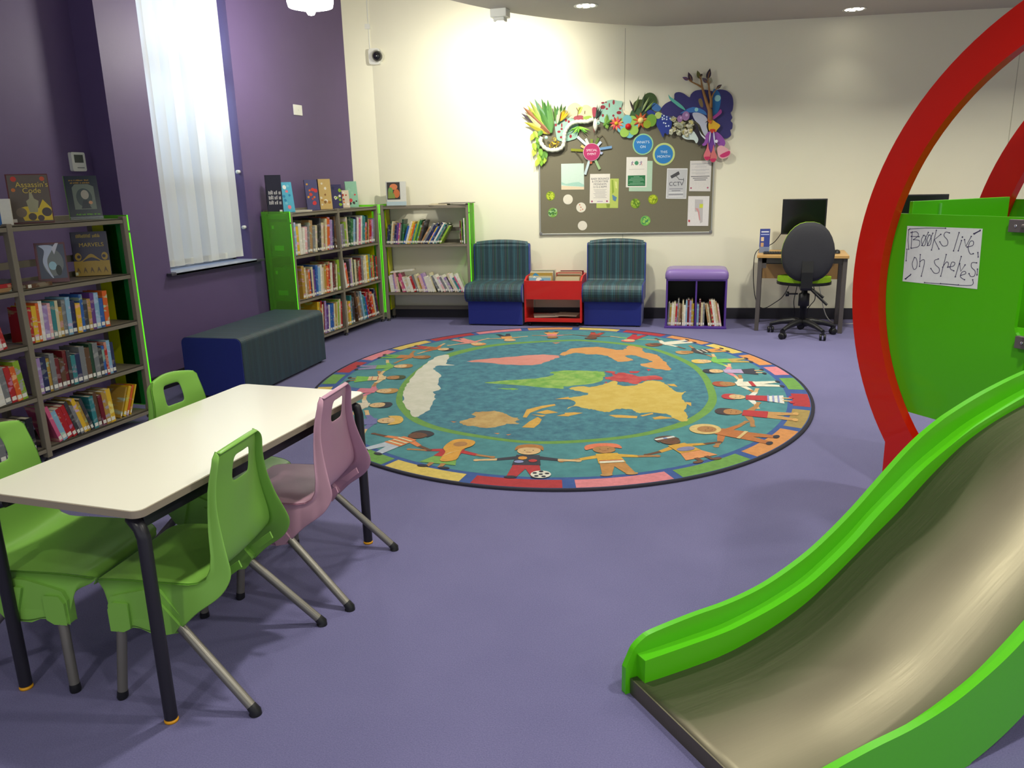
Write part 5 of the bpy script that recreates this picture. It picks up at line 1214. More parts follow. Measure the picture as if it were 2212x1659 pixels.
for i,(a0,c_) in enumerate(((.07,(130,130,140)),(.045,(120,120,130)),(.075,(226,226,226)),(.075,(120,120,130)),(.075,(226,226,226)))): ln.box(ct[0]-u0-a0-.006,-.0011,ct[1]-z0-.052-.019*i,ct[0]-u0+a0-.006,-.0008,ct[1]-z0-.045-.019*i,C(c_,.6))
ln.build('small_print',o)
# notice and map at the right edge
P4=[(2.87,1.658),(3.087,1.656),(3.086,1.346),(2.869,1.352)]
o,u0,z0=wp('notice','white printed notice at the upper right edge of the notice board','notice',[(P4,(214,210,206),pap)])
ln=MB();cu=(P4[0][0]+P4[1][0]+P4[2][0]+P4[3][0])/4-u0;zt_=P4[0][1]-z0
for i,(hw_,dz,th,c_) in enumerate(((.095,.03,.004,150),(.04,.043,.003,170),(.06,.062,.003,165),(.09,.09,.003,160),(.05,.1,.003,170),(.09,.122,.003,165),(.05,.133,.003,170),(.095,.155,.007,96),(.075,.173,.007,100),(.06,.191,.007,104))):
    ln.box(cu-hw_,-.0009,zt_-dz-th,cu+hw_,-.0006,zt_-dz,C((c_,c_,c_+6),.6))
for du in (-.09,.08): ln.prism(disc2(cu+du,zt_-.275,.009,10),.0006,.0009,C((170,80,110),.6),RXm)
ln.build('small_print',o)
P5=[(2.863,1.301),(3.08,1.297),(3.079,0.991),(2.862,0.994)]
mp_=[[(2.933,1.267),(3.016,1.262),(3.017,1.142),(3.018,1.031),(2.994,1.018),(2.976,1.136),(2.934,1.143)],[(2.983,1.218),(3.018,1.219),(3.016,1.18),(2.981,1.177)],[(2.937,1.178),(2.968,1.174),(2.983,1.136),(2.994,1.052),(2.985,1.049),(2.966,1.136)],[(2.871,1.058),(2.889,1.055),(2.888,1.033),(2.872,1.035)]]
wp('map_sheet','white sheet with a small street plan, bottom right on the notice board','map',[(P5,(222,218,216),pap),(mp_[0],(190,186,186),.0002),(mp_[1],(206,214,70),.0003),(mp_[2],(206,150,150),.0003),(mp_[3],(190,60,70),.0003)])
# discs
def dsk(c,r,col,label,spots=None,name='paper_disc'):
    u,z=c;L=[(disc2(u,z,r,30),col,pap)]
    rnd=random.Random(int(u*100))
    for i,(sc_,n,rr_) in enumerate(spots or []):
        for k in range(n):
            a=rnd.random()*6.28;d=r*.75*math.sqrt(rnd.random());L.append((disc2(u+d*math.cos(a),z+d*math.sin(a),rr_*rnd.uniform(.7,1.3),8),sc_,.0002,.0005+.0002*i+.00004*k))
    return wp(name,label,'paper disc',L,group='paper discs on the notice board')
sc=1/6.9125
DG=[(1.407,1.332),(1.43,1.155),(1.596,1.291),(1.737,1.204),(1.752,1.012),(2.314,1.236),(2.498,1.275),(2.423,1.054)]
kpx=0.00068
lf=((110,150,30),(170,190,60),(70,110,40))
dsk(DG[0],71*kpx,(140,164,36),'leafy yellow-green paper disc, upper left on the notice board',[((190,204,60),26,.008),((80,110,30),14,.006)])
dsk(DG[1],75*kpx,(120,164,70),'green paper disc with pale streak below the leafy one, left side',[((160,200,140),6,.016),((70,120,60),12,.010)])
dsk(DG[2],77*kpx,(220,214,196),'plain white paper disc, upper left of the three white ones')
dsk(DG[3],77*kpx,(220,214,196),'white paper disc with small orange leaves, middle of three white',[((200,110,80),4,.006)])
dsk(DG[4],74*kpx,(222,216,200),'plain white paper disc, lowest near the bottom of notice board')
dsk(DG[5],74*kpx,(130,160,40),'green leaf-pattern paper disc under the green block poster',[((90,130,30),10,.014),((160,186,70),8,.01)])
dsk(DG[6],74*kpx,(140,160,24),'yellow-green mossy paper disc left of the CCTV notice',[((190,204,50),26,.008),((86,110,20),14,.006)])
dsk(DG[7],78*kpx,(110,176,80),'bright green paper disc, lowest of the right-hand three',[((60,130,90),8,.014),((150,200,90),8,.012)])
# round signs
WO_=(2.383,1.837);TM=(2.599,1.731);SE=(1.851,1.773)
o,u0,z0=wp('round_sign','round blue sign reading What’s on, upper middle of the notice board','sign',[(disc2(WO_[0],WO_[1],157*kpx,40),(150,200,150),.001),(disc2(WO_[0],WO_[1],138*kpx,40),(44,124,190),.001,.0012)],off=.0145)
put_text(o,u0,z0,.0026,[("WHAT'S",WO_[0],WO_[1]+.020,.036),('ON',WO_[0],WO_[1]-.026,.036)],(220,232,236))
o,u0,z0=wp('round_sign','round blue sign with yellow-green rim reading This month','sign',[(disc2(TM[0],TM[1],168*kpx,40),(190,206,130),.001),(disc2(TM[0],TM[1],138*kpx,40),(44,124,190),.001,.0012)],off=.0145)
put_text(o,u0,z0,.0026,[("THIS",TM[0],TM[1]+.022,.036),('MONTH',TM[0],TM[1]-.024,.036)],(220,232,236))
ray=[[(1.822,1.838),(1.699,1.933)],[(1.815,1.855),(1.787,1.91)],[(1.847,1.864),(1.85,1.905)],[(1.899,1.86),(1.92,1.913)],[(1.917,1.842),(1.948,1.875)],[(1.938,1.811),(2.061,1.818)],[(1.938,1.771),(1.963,1.756)],[(1.89,1.687),(1.936,1.597)],[(1.84,1.681),(1.842,1.654)],[(1.819,1.668),(1.78,1.546)],[(1.759,1.796),(1.631,1.803)],[(1.766,1.823),(1.738,1.841)]]
rc_=[(196,206,214),(206,214,204),(120,140,50),(96,120,50),(190,200,220),(110,150,190),(170,180,210),(150,180,130),(190,90,60),(190,206,210),(134,140,30),(206,180,110)]
L=[(disc2(SE[0],SE[1],133*kpx,40),(222,214,214),.001,.018),(disc2(SE[0],SE[1],128*kpx,40),(172,48,98),.001,.0192)]
for (a_,b_2),c_ in zip(ray,rc_):
    d=Vector((b_2[0]-a_[0],b_2[1]-a_[1]));n_=Vector((-d.y,d.x)).normalized()*.013
    L.append(([(SE[0]*.3+a_[0]*.7+n_.x,SE[1]*.3+a_[1]*.7+n_.y),(b_2[0]+n_.x,b_2[1]+n_.y),(b_2[0]-n_.x,b_2[1]-n_.y),(SE[0]*.3+a_[0]*.7-n_.x,SE[1]*.3+a_[1]*.7-n_.y)],c_,.0008,.012))
o,u0,z0=wp('round_sign','round magenta sign reading Special event with paper-chain rays','sign',L,off=.0145)
put_text(o,u0,z0,.0206,[('SPECIAL',SE[0],SE[1]+.018,.032),('EVENT',SE[0],SE[1]-.02,.032)],(232,214,224))
ch=[[(1.903,1.936),(1.924,1.916),(1.959,1.941),(1.987,1.907),(2.019,1.839)],[(1.678,1.784),(1.713,1.746),(1.749,1.697),(1.749,1.67)]]
cb=MB()
for c_ in ch: cb.tube([(u-u0,-.012,z-z0) for u,z in c_],.004,C((96,86,60),.6),6)
cb.build('wire',o)
# ---------------------------------------------------------------- paper garden above the board
def leafpoly(a,b,w,n=5):
    ax,ay=a;bx,by=b;dx,dy=bx-ax,by-ay;L_=math.hypot(dx,dy);nx,ny=-dy/L_,dx/L_
    up=[(ax+dx*k/n+nx*w*math.sin(PI*(k/n)**.8),ay+dy*k/n+ny*w*math.sin(PI*(k/n)**.8)) for k in range(n+1)]
    dn=[(ax+dx*k/n-nx*w*math.sin(PI*(k/n)**.8),ay+dy*k/n-ny*w*math.sin(PI*(k/n)**.8)) for k in range(n-1,0,-1)]
    return up+dn
def blade(mb,a,b,w,col,off,curl,u0,z0,fold=.006):
    """a folded paper leaf with a raised mid rib"""
    ax,ay=a;bx,by=b;dx,dy=bx-ax,by-ay;L_=math.hypot(dx,dy) or 1e-6;nx,ny=-dy/L_,dx/L_
    vs=[];n=6
    for k in range(n+1):
        s_=k/n;ww=w*math.sin(PI*min(1,(.12+.88*s_))**.85) if k<n else 0
        y=-(off+curl*s_*s_)
        cx_,cz=ax+dx*s_-u0,ay+dy*s_-z0
        vs+=[(cx_+nx*ww,y+fold,cz+ny*ww),(cx_,y-fold,cz),(cx_-nx*ww,y+fold,cz-ny*ww)]
    fs=[]
    for k in range(n):
        for j in (0,1): fs.append((3*k+j,3*k+j+1,3*k+4+j,3*k+3+j))
    mb.add(vs,fs,C(col,.5))
gg='paper decorations above the notice board'
def deco(name,label,cat,P0,fn,off=.02):
    mb=MB();u0,z0=P0;fn(mb,u0,z0)
    o=mb.build(name);o.location=W2(u0,off,z0);o.rotation_euler=(0,0,PSI);tag(o,label,cat,gg)
    return o
hub=(1.417,1.979)
tips=[(1.107,2.188),(1.141,2.095),(1.162,2.177),(1.131,2.249),(1.174,2.265),(1.201,2.307),(1.229,2.273),(1.256,2.326),(1.294,2.282),(1.33,2.325),(1.359,2.292),(1.395,2.312),(1.423,2.266),(1.397,2.23),(1.228,2.199),(1.306,2.221)]
tc=[(90,80,90),(190,180,60),(200,206,150),(150,100,70),(196,196,90),(150,160,70),(170,190,100),(110,150,110),(190,120,70),(90,140,70),(70,120,60),(100,150,80),(120,160,90),(60,110,50),(150,170,60),(80,130,60)]
def f_fan(mb,u0,z0):
    for i,(tp,c_) in enumerate(zip(tips,tc)): blade(mb,hub,tp,.036,c_,.01+.006*(i%4),.035,u0,z0)
deco('paper_palm_fan','big spiky fan of folded green paper leaves, left above the board','paper decoration',hub,f_fan)
hub2=(1.496,2.07)
tips2=[(1.459,2.255),(1.495,2.25),(1.516,2.226),(1.539,2.269),(1.565,2.23),(1.584,2.246)]
deco('paper_palm_fan','smaller green paper leaf fan beside the big spiky fan','paper decoration',hub2,lambda mb,u0,z0:[blade(mb,hub2,tp,.024,c_,.012+.005*(i%3),.02,u0,z0) for i,(tp,c_) in enumerate(zip(tips2,[(90,130,60),(80,130,80),(200,214,170),(60,100,50),(170,200,140),(70,110,60)]))])
hub3=(1.522,2.093)
tips3=[(1.534,2.189),(1.551,2.201),(1.57,2.209),(1.589,2.209),(1.612,2.193),(1.631,2.18)]
deco('gold_foil_spray','spray of thin gold foil strips between green fan and cream rocks','paper decoration',hub3,lambda mb,u0,z0:[blade(mb,hub3,tp,.01,c_,.03,.02,u0,z0,.003) for tp,c_ in zip(tips3,[(120,60,40),(214,170,20),(226,190,40),(206,170,30),(226,190,40),(206,180,60)])])
vine=[(1.308,2.044),(1.261,1.959),(1.307,1.976),(1.221,1.935),(1.286,1.896),(1.246,1.835),(1.279,1.846),(1.238,1.778),(1.311,1.776),(1.297,1.72),(1.33,1.738),(1.27,1.67),(1.316,1.675),(1.349,1.7),(1.363,1.75)]
def f_vine(mb,u0,z0):
    rnd=random.Random(2)
    for i,(u,z) in enumerate(vine):
        a=rnd.uniform(-2.2,-.9);l_=.075
        blade(mb,(u-math.cos(a)*l_*.5,z-math.sin(a)*l_*.5+.01),(u+math.cos(a)*l_*.5,z+math.sin(a)*l_*.5),.026,[(120,170,50),(160,190,60),(90,140,50),(180,200,70)][i%4],.012+.004*(i%3),.012,u0,z0,.003)
deco('paper_vine','trailing bunch of green paper leaves down the board’s left edge','paper decoration',vine[5],f_vine)
# spotted aqua cut-outs
sp1=[(1.465,2.104),(1.509,2.1),(1.587,2.121),(1.651,2.121),(1.703,2.1),(1.709,2.007),(1.69,1.922),(1.638,1.901),(1.579,1.891),(1.495,1.903),(1.472,1.972),(1.462,2.046)]
sp1s=[(1.473,2.058,0.012,0.016),(1.535,2.053,0.008,0.022),(1.58,2.101,0.014,0.016),(1.505,1.989,0.018,0.012),(1.534,2.016,0.012,0.012),(1.527,1.933,0.013,0.013),(1.628,1.939,0.014,0.018),(1.609,2.087,0.012,0.014)]
wp('paper_hill','aqua paper hill with dark red spots behind the white bird','paper decoration',[(catmull(sp1,4),(150,190,170),.003)]+[(disc2(u,z,a,10,b),(146,30,44),.0004,.0032) for u,z,a,b in sp1s],off=.02,group=gg)
sp2=[(1.93,2.092),(1.928,2.165),(1.939,2.225),(1.989,2.272),(2.059,2.288),(2.116,2.276),(2.167,2.265),(2.155,2.217),(2.169,2.157),(2.194,2.095),(2.182,2.047),(2.061,2.048),(1.965,2.066)]
sp2s=[(1.964,2.218,0.028,0.02),(1.996,2.265,0.01,0.008),(2.031,2.234,0.007,0.024),(2.075,2.262,0.012,0.024),(2.006,2.2,0.012,0.01),(2.143,2.197,0.012,0.013),(2.131,2.158,0.026,0.017),(1.965,2.136,0.012,0.016),(2.074,2.131,0.012,0.012),(1.964,2.26,0.018,0.01)]
wp('paper_hill','large aqua paper dome with dark red leaf spots, above the orange flower','paper decoration',[(catmull(sp2,4),(150,192,172),.003)]+[(disc2(u,z,a,10,b),(140,30,46),.0004,.0032) for u,z,a,b in sp2s],off=.02,group=gg)
rk=[(1.594,2.189),(1.6,2.231),(1.633,2.26),(1.677,2.272),(1.722,2.251),(1.741,2.226),(1.773,2.246),(1.818,2.239),(1.85,2.204),(1.86,2.143),(1.85,2.107),(1.741,2.104),(1.645,2.114),(1.6,2.14)]
rk2=[[(1.709,2.221),(1.754,2.226),(1.735,2.172),(1.709,2.16)],[(1.664,2.131),(1.703,2.145),(1.754,2.141),(1.767,2.11),(1.716,2.099),(1.667,2.104)],[(1.856,2.213),(1.901,2.214),(1.911,2.172),(1.895,2.133),(1.863,2.131)],[(1.761,2.128),(1.831,2.138),(1.844,2.113),(1.773,2.106)]]
o,u0,z0=wp('paper_rocks','cream speckled paper rocks with a brown twig above the board','paper decoration',[(catmull(rk,4),(206,198,160),.003),(catmull(rk2[0],4),(180,196,90),.001,.0034),(catmull(rk2[1],4),(160,70,80),.001,.0034),(catmull(rk2[2],4),(166,60,76),.004,.0035),(catmull(rk2[3],4),(150,180,70),.001,.0036)],off=.02,group=gg)
tw=[[(1.7,2.136),(1.709,2.185),(1.729,2.221)],[(1.709,2.185),(1.69,2.222)],[(1.777,2.158),(1.779,2.188)]]
tb_=MB()
for l_ in tw: tb_.tube([(u-u0,-.006,z-z0) for u,z in l_],.0035,C((130,90,60),.7),6)
tb_.build('twig',o)
# white paper bird with long coiled neck
bn=[(1.326,1.94),(1.311,1.9),(1.335,1.85),(1.38,1.814),(1.446,1.802),(1.511,1.812),(1.55,1.844),(1.56,1.893),(1.565,1.948),(1.576,1.991),(1.603,2.033),(1.642,2.065),(1.693,2.079),(1.751,2.08),(1.802,2.078),(1.84,2.092),(1.872,2.1)]
hd=(1.89,2.048);ey=[(1.921,2.059),(1.375,1.932)];bk_=[(1.866,2.031),(1.88,2.03),(1.878,1.957)]
M_fluff=mat('white_tissue_fluff',(216,216,200),rough=.9,bump=.8,bscale=60)
t=wall_thing('paper_bird',hd[0],hd[1],.016,label='white paper bird with long coiled rope neck, left above the board',cat='paper decoration',group=gg)
nb=MB();P=catmull([(u-hd[0],-.035,z-hd[1]) for u,z in bn],5,closed=False);nb.tube(P,[.021+.003*math.sin(i*1.7) for i in range(len(P))],M_fluff,12);nb.build('neck',t)
hm=MB();hm.lathe([(.0005,.062),(.014,.05),(.024,.02),(.026,-.01),(.02,-.04),(.01,-.06),(.0005,-.07)],C((222,222,206),.6),n=18,M=Matrix.Translation((0,-.04,0)));hm.build('head',t)
eb=MB()
for u,z in ey: eb.lathe([(.0005,.006),(.012,.005),(.017,0)],C((170,214,196),.4),n=16,M=Matrix.Translation((u-hd[0],-.062,z-hd[1]))@RXm)
u,z=ey[0];eb.lathe([(.0005,.009),(.006,.0075)],M_dark,n=10,M=Matrix.Translation((u-hd[0]-.004,-.062,z-hd[1]))@RXm);eb.build('eye',t)
bb=MB();bb.prism([(u-hd[0],z-hd[1]) for u,z in bk_],.035,.045,C((150,50,60),.5),RXm);bb.build('beak',t)
ft=[(1.897,2.103),(1.909,2.248),(1.934,2.241),(1.953,2.21),(1.96,2.186),(1.922,2.199),(1.9,2.188)]
fb=MB()
for i in range(1,7): blade(fb,ft[0],ft[i],.008,[(30,30,30),(40,60,50),(60,90,80),(30,40,40)][i%4],.02,.015,hd[0],hd[1],.002)
fb.build('crest',t)
# gold crumpled nest
gn=(1.445,1.878)
def f_gold(mb,u0,z0):
    rnd=random.Random(9)
    for i in range(46):
        a=rnd.random()*6.28;r=.055*math.sqrt(rnd.random());c_=(r*math.cos(a),-.008-.03*rnd.random(),r*math.sin(a)*1.1)
        s_=.013
        vs=[(c_[0]+rnd.uniform(-s_,s_),c_[1]+rnd.uniform(-s_,s_),c_[2]+rnd.uniform(-s_,s_)) for _ in range(4)]
        mb.add(vs,[(0,1,2),(0,2,3),(0,3,1),(1,3,2)],C([(206,176,30),(226,200,60),(160,130,20),(236,214,90)][i%4],.25))
deco('gold_paper_nest','crumpled gold paper nest inside the bird’s coiled neck','paper decoration',gn,f_gold)
gl=[(1.717,2.031),(1.653,1.959),(1.685,1.964),(1.711,1.963),(1.749,1.999),(1.794,1.954),(1.813,1.966),(1.839,1.99),(1.601,1.979),(1.633,2.003)]
deco('paper_grass','tuft of bright green paper grass below the white bird’s neck','paper decoration',gl[0],lambda mb,u0,z0:[blade(mb,gl[0],gl[i],.009,[(120,190,60),(150,210,70),(80,140,50)][i%3],.02,.02,u0,z0,.002) for i in range(1,len(gl))])
# flowers
def flower(c,r,n,pc,cc,label,pw=.35,cr_=.28,two=None,rnded=False,off=.03):
    def f(mb,u0,z0):
        for i in range(n):
            a=2*PI*i/n+.2
            tp=(c[0]+r*math.cos(a),c[1]+r*math.sin(a))
            if rnded: mb.prism([(x-u0,y-z0) for x,y in disc2(c[0]+r*.6*math.cos(a),c[1]+r*.6*math.sin(a),r*.42,14)],.004+.002*(i%3),.006+.002*(i%3),C(pc if i%2==0 or not two else two,.5),RXm)
            else: blade(mb,c,tp,r*pw*.5,pc if i%2==0 or not two else two,.006+.003*(i%2),.012,u0,z0,.003)
        mb.lathe([(.0005,r*.3),(r*cr_*.7,r*.24),(r*cr_,r*.06),(r*cr_,0)],C(cc,.5),n=16,M=Matrix.Translation((0,-.006,0))@RXm)
    return deco('paper_flower',label,'paper flower',c,f,off)
FC=[(2.106,2.051),(2.229,2.017),(2.356,2.073),(1.998,2.052)]
flower(FC[1],.115,8,(110,180,190),(196,30,24),'large turquoise paper flower with red centre above the board',two=(150,190,80),rnded=True)
flower(FC[0],.075,11,(226,130,90),(206,170,40),'salmon pink spiky paper flower left of the turquoise one',two=(196,60,80))
flower(FC[2],.085,9,(206,110,50),(236,214,130),'orange paper sunflower with cream centre right of the turquoise flower',two=(180,80,40),cr_=.36)
cac=[(2.441,2.254),(2.345,2.21),(2.464,2.07),(2.421,2.033),(2.306,2.127),(2.393,2.16)]
wp('paper_leaves','dark green oval paper leaves behind the orange sunflower','paper decoration',[(disc2(cac[0][0],cac[0][1],.078,24,.088),(60,84,36),.002,.004),(disc2(cac[1][0],cac[1][1],.075,24,.07),(74,88,40),.002,.0),(disc2(cac[4][0],cac[4][1],.06,20,.07),(56,90,50),.002,.008),(disc2(cac[5][0],cac[5][1],.07,20,.06),(40,66,50),.002,.007)],off=.024,group=gg)
wp('paper_leaves','fresh green round leaf pair right of the orange sunflower','paper decoration',[(disc2(cac[2][0],cac[2][1],.052,20,.062),(110,156,50),.002),(disc2(cac[3][0],cac[3][1],.04,20,.04),(140,160,30),.002)],off=.045,group=gg)
sk_=[(2.287,2.163),(2.238,2.279),(2.337,2.317),(2.396,2.344),(2.362,2.16),(2.44,2.301),(2.399,2.159),(2.491,2.257),(2.256,2.14)]
deco('paper_grass','thin dark spiky paper blades over the green oval leaves','paper decoration',sk_[0],lambda mb,u0,z0:[blade(mb,sk_[a],sk_[b],.011,c_,.03,.02,u0,z0,.002) for a,b,c_ in ((0,1,(70,60,60)),(0,2,(90,110,50)),(4,3,(50,70,40)),(4,5,(150,170,110)),(6,7,(120,150,70)))])
lw_=[(1.998,2.053),(1.973,2.029),(2.017,1.997),(2.036,2.051),(2.055,2.087),(2.01,2.149)]
deco('paper_leaves','green leaf clump beside the bird’s beak','paper decoration',lw_[0],lambda mb,u0,z0:[blade(mb,lw_[0],lw_[i],.022,[(60,100,40),(90,140,50),(120,160,70)][i%3],.015,.015,u0,z0) for i in range(1,6)])
# night sky and friends
nb_=[(2.561,2.179),(2.597,2.225),(2.652,2.253),(2.688,2.27),(2.692,2.323),(2.736,2.336),(2.785,2.319),(2.841,2.282),(2.856,2.311),(2.9,2.344),(2.991,2.349),(3.077,2.331),(3.131,2.346),(3.204,2.332),(3.26,2.283),(3.278,2.212),(3.273,2.142),(3.256,2.116),(3.275,2.071),(3.26,2.04),(3.28,2.014),(3.278,1.963),(3.26,1.949),(3.27,1.898),(3.218,1.869),(3.162,1.901),(3.098,1.963),(3.004,2.008),(2.88,2.06),(2.756,2.082),(2.631,2.111),(2.575,2.13)]
nb2=[[(3.071,2.332),(3.113,2.339),(3.152,2.276),(3.144,2.17),(3.094,2.053),(3.079,2.125)],[(2.754,2.13),(2.875,2.186),(2.987,2.152),(3.019,2.103),(2.939,2.13),(2.816,2.134)],[(2.934,2.26),(2.958,2.265),(2.977,2.223),(2.979,2.182),(2.955,2.189),(2.935,2.231)]]
mo=[(3.121,2.262),(2.915,2.16)]
wp('paper_night_sky','dark blue and violet scalloped night sky cut-out with two moons','paper decoration',[(catmull(nb_,4),(52,48,110),.004),(catmull(nb2[0],4),(30,110,170),.0004,.0042),(catmull(nb2[1],4),(60,120,190),.0004,.0042),(catmull(nb2[2],4),(130,110,70),.0004,.0044),(disc2(mo[0][0],mo[0][1],.031,20),(150,206,206),.0006,.0048),(disc2(mo[1][0],mo[1][1],.019,20),(150,210,210),.0006,.0048)],off=.022,group=gg)
fe=[(2.63,2.316),(2.65,2.292),(2.687,2.267),(2.738,2.23),(2.782,2.192),(2.804,2.157),(2.751,2.182),(2.701,2.219),(2.657,2.256),(2.638,2.281)]
wp('paper_feather','slim turquoise paper feather lying across the night sky','paper decoration',[(catmull(fe,3),(90,176,160),.003)],off=.034,group=gg)
bo=[(2.412,2.168),(2.468,2.169),(2.506,2.138),(2.568,2.124),(2.656,2.097),(2.673,2.036),(2.662,1.983),(2.636,1.923),(2.604,1.942),(2.586,1.897),(2.554,1.956),(2.521,2.011),(2.501,2.072),(2.431,2.129)]
bf=[(2.531,2.116),(2.59,2.111),(2.619,2.098),(2.576,2.076),(2.594,2.081),(2.619,2.074),(2.653,2.082),(2.575,2.094),(2.608,2.036),(2.589,2.042),(2.615,2.008),(2.64,2.01)]
bl2=[(2.461,2.206),(2.485,2.241),(2.529,2.221),(2.561,2.184),(2.53,2.155),(2.48,2.169)]
wp('paper_bird','dark blue paper bird with white dots, before the night sky','paper decoration',[(catmull(bo,3),(36,56,140),.003),(catmull(bl2,3),(60,110,170),.002,-.004)]+[(disc2(bf[0][0],bf[0][1],.034,14),(180,200,110),.001,.004)]+[(disc2(u,z,.008,8),(206,220,236),.0006,.0036) for u,z in bf[1:]],off=.036,group=gg)
ns=[(2.69,1.969),(2.757,1.997),(2.796,1.954),(2.844,2.0),(2.693,2.077),(2.821,1.923),(2.741,1.937),(2.867,2.035),(2.666,1.958),(2.775,2.026),(2.857,1.952),(2.719,2.022)]
def f_news(mb,u0,z0):
    rnd=random.Random(6)
    for i,(u,z) in enumerate(ns*3):
        r=.035;pts=[(u-u0+r*rnd.uniform(.4,1.2)*math.cos(k*PI/3+rnd.random()),-.01-rnd.random()*.03,z-z0+r*rnd.uniform(.4,1.2)*math.sin(k*PI/3+rnd.random())) for k in range(6)]
        mb.add(pts,[(0,1,2),(0,2,3),(0,3,4),(0,4,5)],C([(196,196,170),(170,172,150),(214,210,190),(150,150,120),(190,180,120)][i%5],.6))
deco('paper_rosette','grey crumpled newspaper rosette below the night sky','paper decoration',ns[1],f_news,.03)
bt=[(2.751,2.074),(2.809,2.099)]
for (u,z),s_,lb in ((bt[0],.028,'small mauve paper egg on the newspaper rosette'),(bt[1],.038,'larger mauve paper egg above the newspaper rosette')):
    wp('paper_egg',lb,'paper decoration',[(disc2(u,z,s_,16,s_*1.2),(150,110,160),.006),(disc2(u+.008,z+.01,s_*.4,8),(190,160,200),.001,.0062)],off=.06,group=gg)
pg=[[(2.778,1.902),(2.82,1.94),(2.881,1.956),(2.932,1.907),(2.943,1.858),(2.923,1.829),(2.897,1.863),(2.823,1.871)],[(2.887,1.962),(2.912,1.967),(2.904,2.022),(2.929,2.009),(2.943,1.961),(2.975,1.911),(3.008,1.862),(2.985,1.821),(2.936,1.816),(2.946,1.864),(2.913,1.925)],[(2.876,2.124),(2.937,2.128),(2.999,2.096),(3.028,2.053),(3.021,1.994),(3.036,1.934),(3.012,1.898),(2.98,1.947),(2.953,2.008),(2.902,2.057)],[(2.952,1.951),(2.975,1.917),(3.013,1.88),(3.007,1.868),(2.969,1.906)]]
wp('paper_penguin','black and white paper penguin swooping beside the tree','paper decoration',[(catmull(pg[2],3),(186,190,206),.003,0),(catmull(pg[0],3),(206,220,216),.003,.004),(catmull(pg[1],3),(36,32,46),.003,.008),(catmull(pg[3],3),(214,220,220),.001,.012)],off=.04,group=gg)
# paper tree
tr=[[(3.055,2.052),(3.048,2.147),(3.019,2.208),(2.985,2.303),(2.964,2.368),(2.95,2.438),(2.933,2.48)],[(2.964,2.368),(2.915,2.399),(2.859,2.425),(2.828,2.449),(2.779,2.466)],[(2.859,2.425),(2.839,2.484)],[(3.054,2.171),(3.057,2.241),(3.036,2.318),(3.03,2.377),(3.017,2.418),(3.018,2.465),(3.031,2.516)],[(3.017,2.412),(2.986,2.437)],[(3.056,2.253),(3.075,2.305),(3.104,2.351),(3.145,2.378)],[(2.95,2.438),(2.951,2.485)],[(3.025,2.36),(3.043,2.429)]]
trr=[[.026,.024,.017,.014,.011,.007,.005],[.010,.008,.006,.004,.003],[.005,.003],[.019,.014,.011,.008,.006,.005,.004],[.004,.003],[.009,.007,.005,.003],[.004,.003],[.004,.003]]
t0=tr[0][0]
t=wall_thing('paper_tree',t0[0],t0[1],.03,label='brown paper tree with bare branches and dark leaves, right above the board',cat='paper decoration',group=gg)
kb=MB()
for c_,r_2 in zip(tr,trr): kb.tube([(u-t0[0],-.015,z-t0[1]) for u,z in c_],r_2,C((150,108,60),.6),10)
kb.build('trunk',t)
lv=[[(2.828,2.446),(2.764,2.475)],[(2.86,2.419),(2.82,2.522)],[(2.937,2.451),(2.909,2.533)],[(2.939,2.474),(2.961,2.499)],[(3.013,2.442),(3.034,2.548)],[(3.017,2.412),(2.958,2.461)],[(3.029,2.4),(3.048,2.463)],[(3.104,2.354),(3.156,2.389)]]
lb_=MB()
for (a_,b_2),c_,w_ in zip(lv,[(84,56,120),(60,36,60),(90,90,30),(40,30,30),(50,34,50),(90,76,90),(150,146,120),(56,46,60)],[.016,.022,.02,.014,.024,.02,.026,.016]): lb_.prism([(u-t0[0],z-t0[1]) for u,z in leafpoly(a_,b_2,w_)],.012,.016,C(c_,.5),RXm)
lb_.build('leaf',t)
# parrot with purple tail and pink blossoms
pr_=[[(3.029,2.064),(3.047,2.08),(3.071,2.073),(3.072,2.039),(3.061,2.015),(3.036,2.034)],[(3.059,2.063),(3.109,2.031),(3.156,1.997),(3.125,1.954),(3.113,1.936),(3.064,1.944),(3.045,1.956),(3.037,2.016)],[(3.057,1.962),(3.106,1.96),(3.101,1.931),(3.083,1.925),(3.064,1.935)],[(3.065,2.074),(3.118,2.114),(3.152,2.154),(3.166,2.118),(3.119,2.078),(3.084,2.056)],[(3.04,1.938),(3.077,1.925),(3.026,1.813),(2.984,1.811),(3.0,1.874)],[(3.089,1.925),(3.125,1.936),(3.188,1.88),(3.215,1.819),(3.181,1.778),(3.13,1.822),(3.104,1.871)],[(3.065,1.92),(3.096,1.919),(3.118,1.81),(3.072,1.733),(3.038,1.825)],[(3.003,2.026),(3.031,2.052),(3.035,2.037)]]
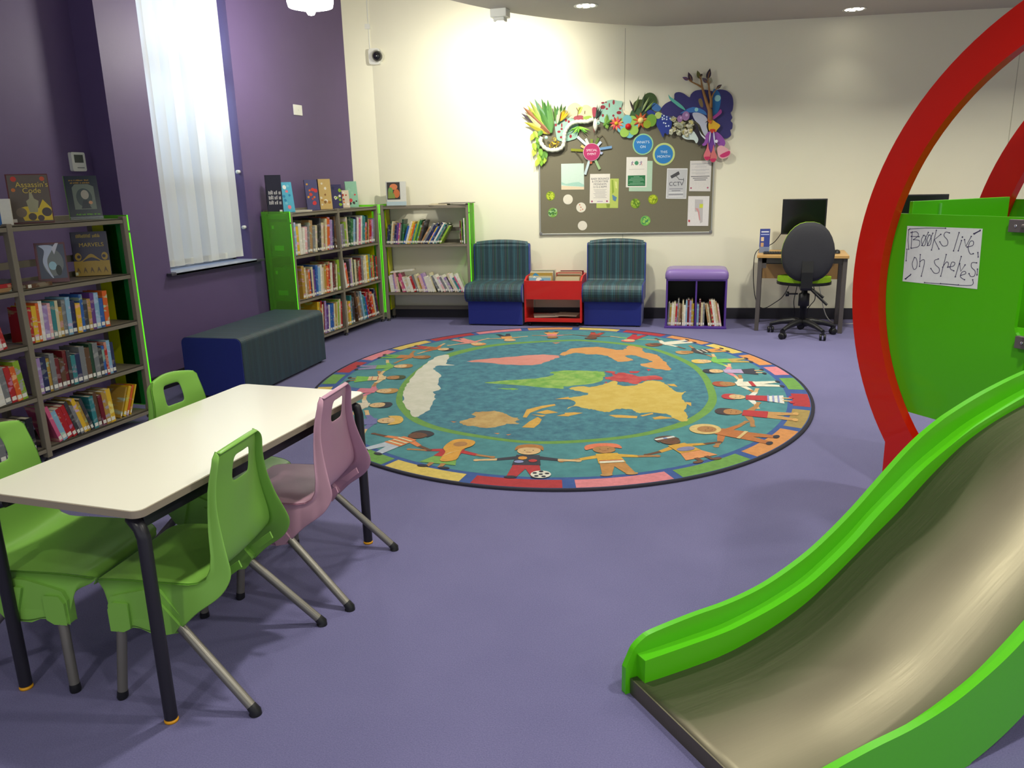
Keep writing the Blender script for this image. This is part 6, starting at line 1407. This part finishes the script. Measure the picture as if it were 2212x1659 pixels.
o,u0,z0=wp('paper_parrot','yellow paper parrot with red head and purple tail on the tree','paper decoration',[(catmull(pr_[1],3),(222,172,40),.006,.004),(catmull(pr_[0],3),(206,110,40),.006,.010),(catmull(pr_[2],3),(196,50,30),.004,.011),(catmull(pr_[3],3),(160,60,140),.003,.0),(catmull(pr_[4],3),(150,80,170),.002,.002),(catmull(pr_[5],3),(146,76,166),.002,.001),(catmull(pr_[6],3),(110,56,150),.002,.0045),(pr_[7],(40,36,40),.003,.012)],off=.045,group=gg)
dr=[(3.039,1.722),(3.098,1.702),(3.195,1.736),(3.053,1.842),(3.123,1.846)]
for (u,z),lb,c_ in ((dr[0],'drop-shaped pink paper blossom, left of the hanging pair',(214,110,120)),(dr[1],'drop-shaped pink paper blossom, right of the hanging pair',(206,110,110)),):
    tp=[(u+.0,z+.11),(u+.012,z+.05),(u+.034,z-.0),(u+.036,z-.03),(u+.015,z-.062),(u-.015,z-.062),(u-.036,z-.03),(u-.034,z),(u-.012,z+.05)]
    wp('paper_blossom',lb,'paper flower',[(catmull(tp,3),c_,.004),(catmull([(u-.03,z-.03),(u+.03,z-.03),(u+.014,z-.058),(u-.014,z-.058)],3),(190,40,90),.001,.0045)],off=.06,group='drop-shaped paper blossoms')
u,z=dr[2]
wp('paper_blossom','open pink and white paper blossom at the board’s right edge','paper flower',[(catmull([(u-.06,z+.04),(u-.02,z+.065),(u+.03,z+.04),(u+.075,z-.0),(u+.06,z-.045),(u+.01,z-.065),(u-.04,z-.05)],3),(226,170,176),.003),(catmull([(u-.03,z-.03),(u+.06,z+.01),(u+.062,z-.03),(u+.0,z-.055)],3),(200,50,110),.001,.0035)],off=.05,group=gg)
wht=[(3.051,1.884),(3.09,1.895),(3.123,1.843)]
wp('paper_stamens','thin white curled paper strips hanging over the parrot’s tail','paper decoration',[(leafpoly((wht[0][0]+.01,wht[0][1]+.06),(wht[0][0],wht[0][1]-.06),.007),(206,200,220),.001,0),(leafpoly((wht[1][0],wht[1][1]+.05),(wht[1][0]+.02,wht[1][1]-.09),.008),(200,200,226),.001,.001),(disc2(wht[2][0],wht[2][1],.016,10),(226,226,236),.002,.002)],off=.062,group=gg)
mn=[(2.18,2.177),(2.24,2.159),(2.24,2.129),(2.212,2.133),(2.187,2.149)]
wp('paper_moon','small cream half-moon cut-out right of the aqua dome','paper decoration',[(catmull(mn,3),(232,222,190),.003)],off=.03,group=gg)
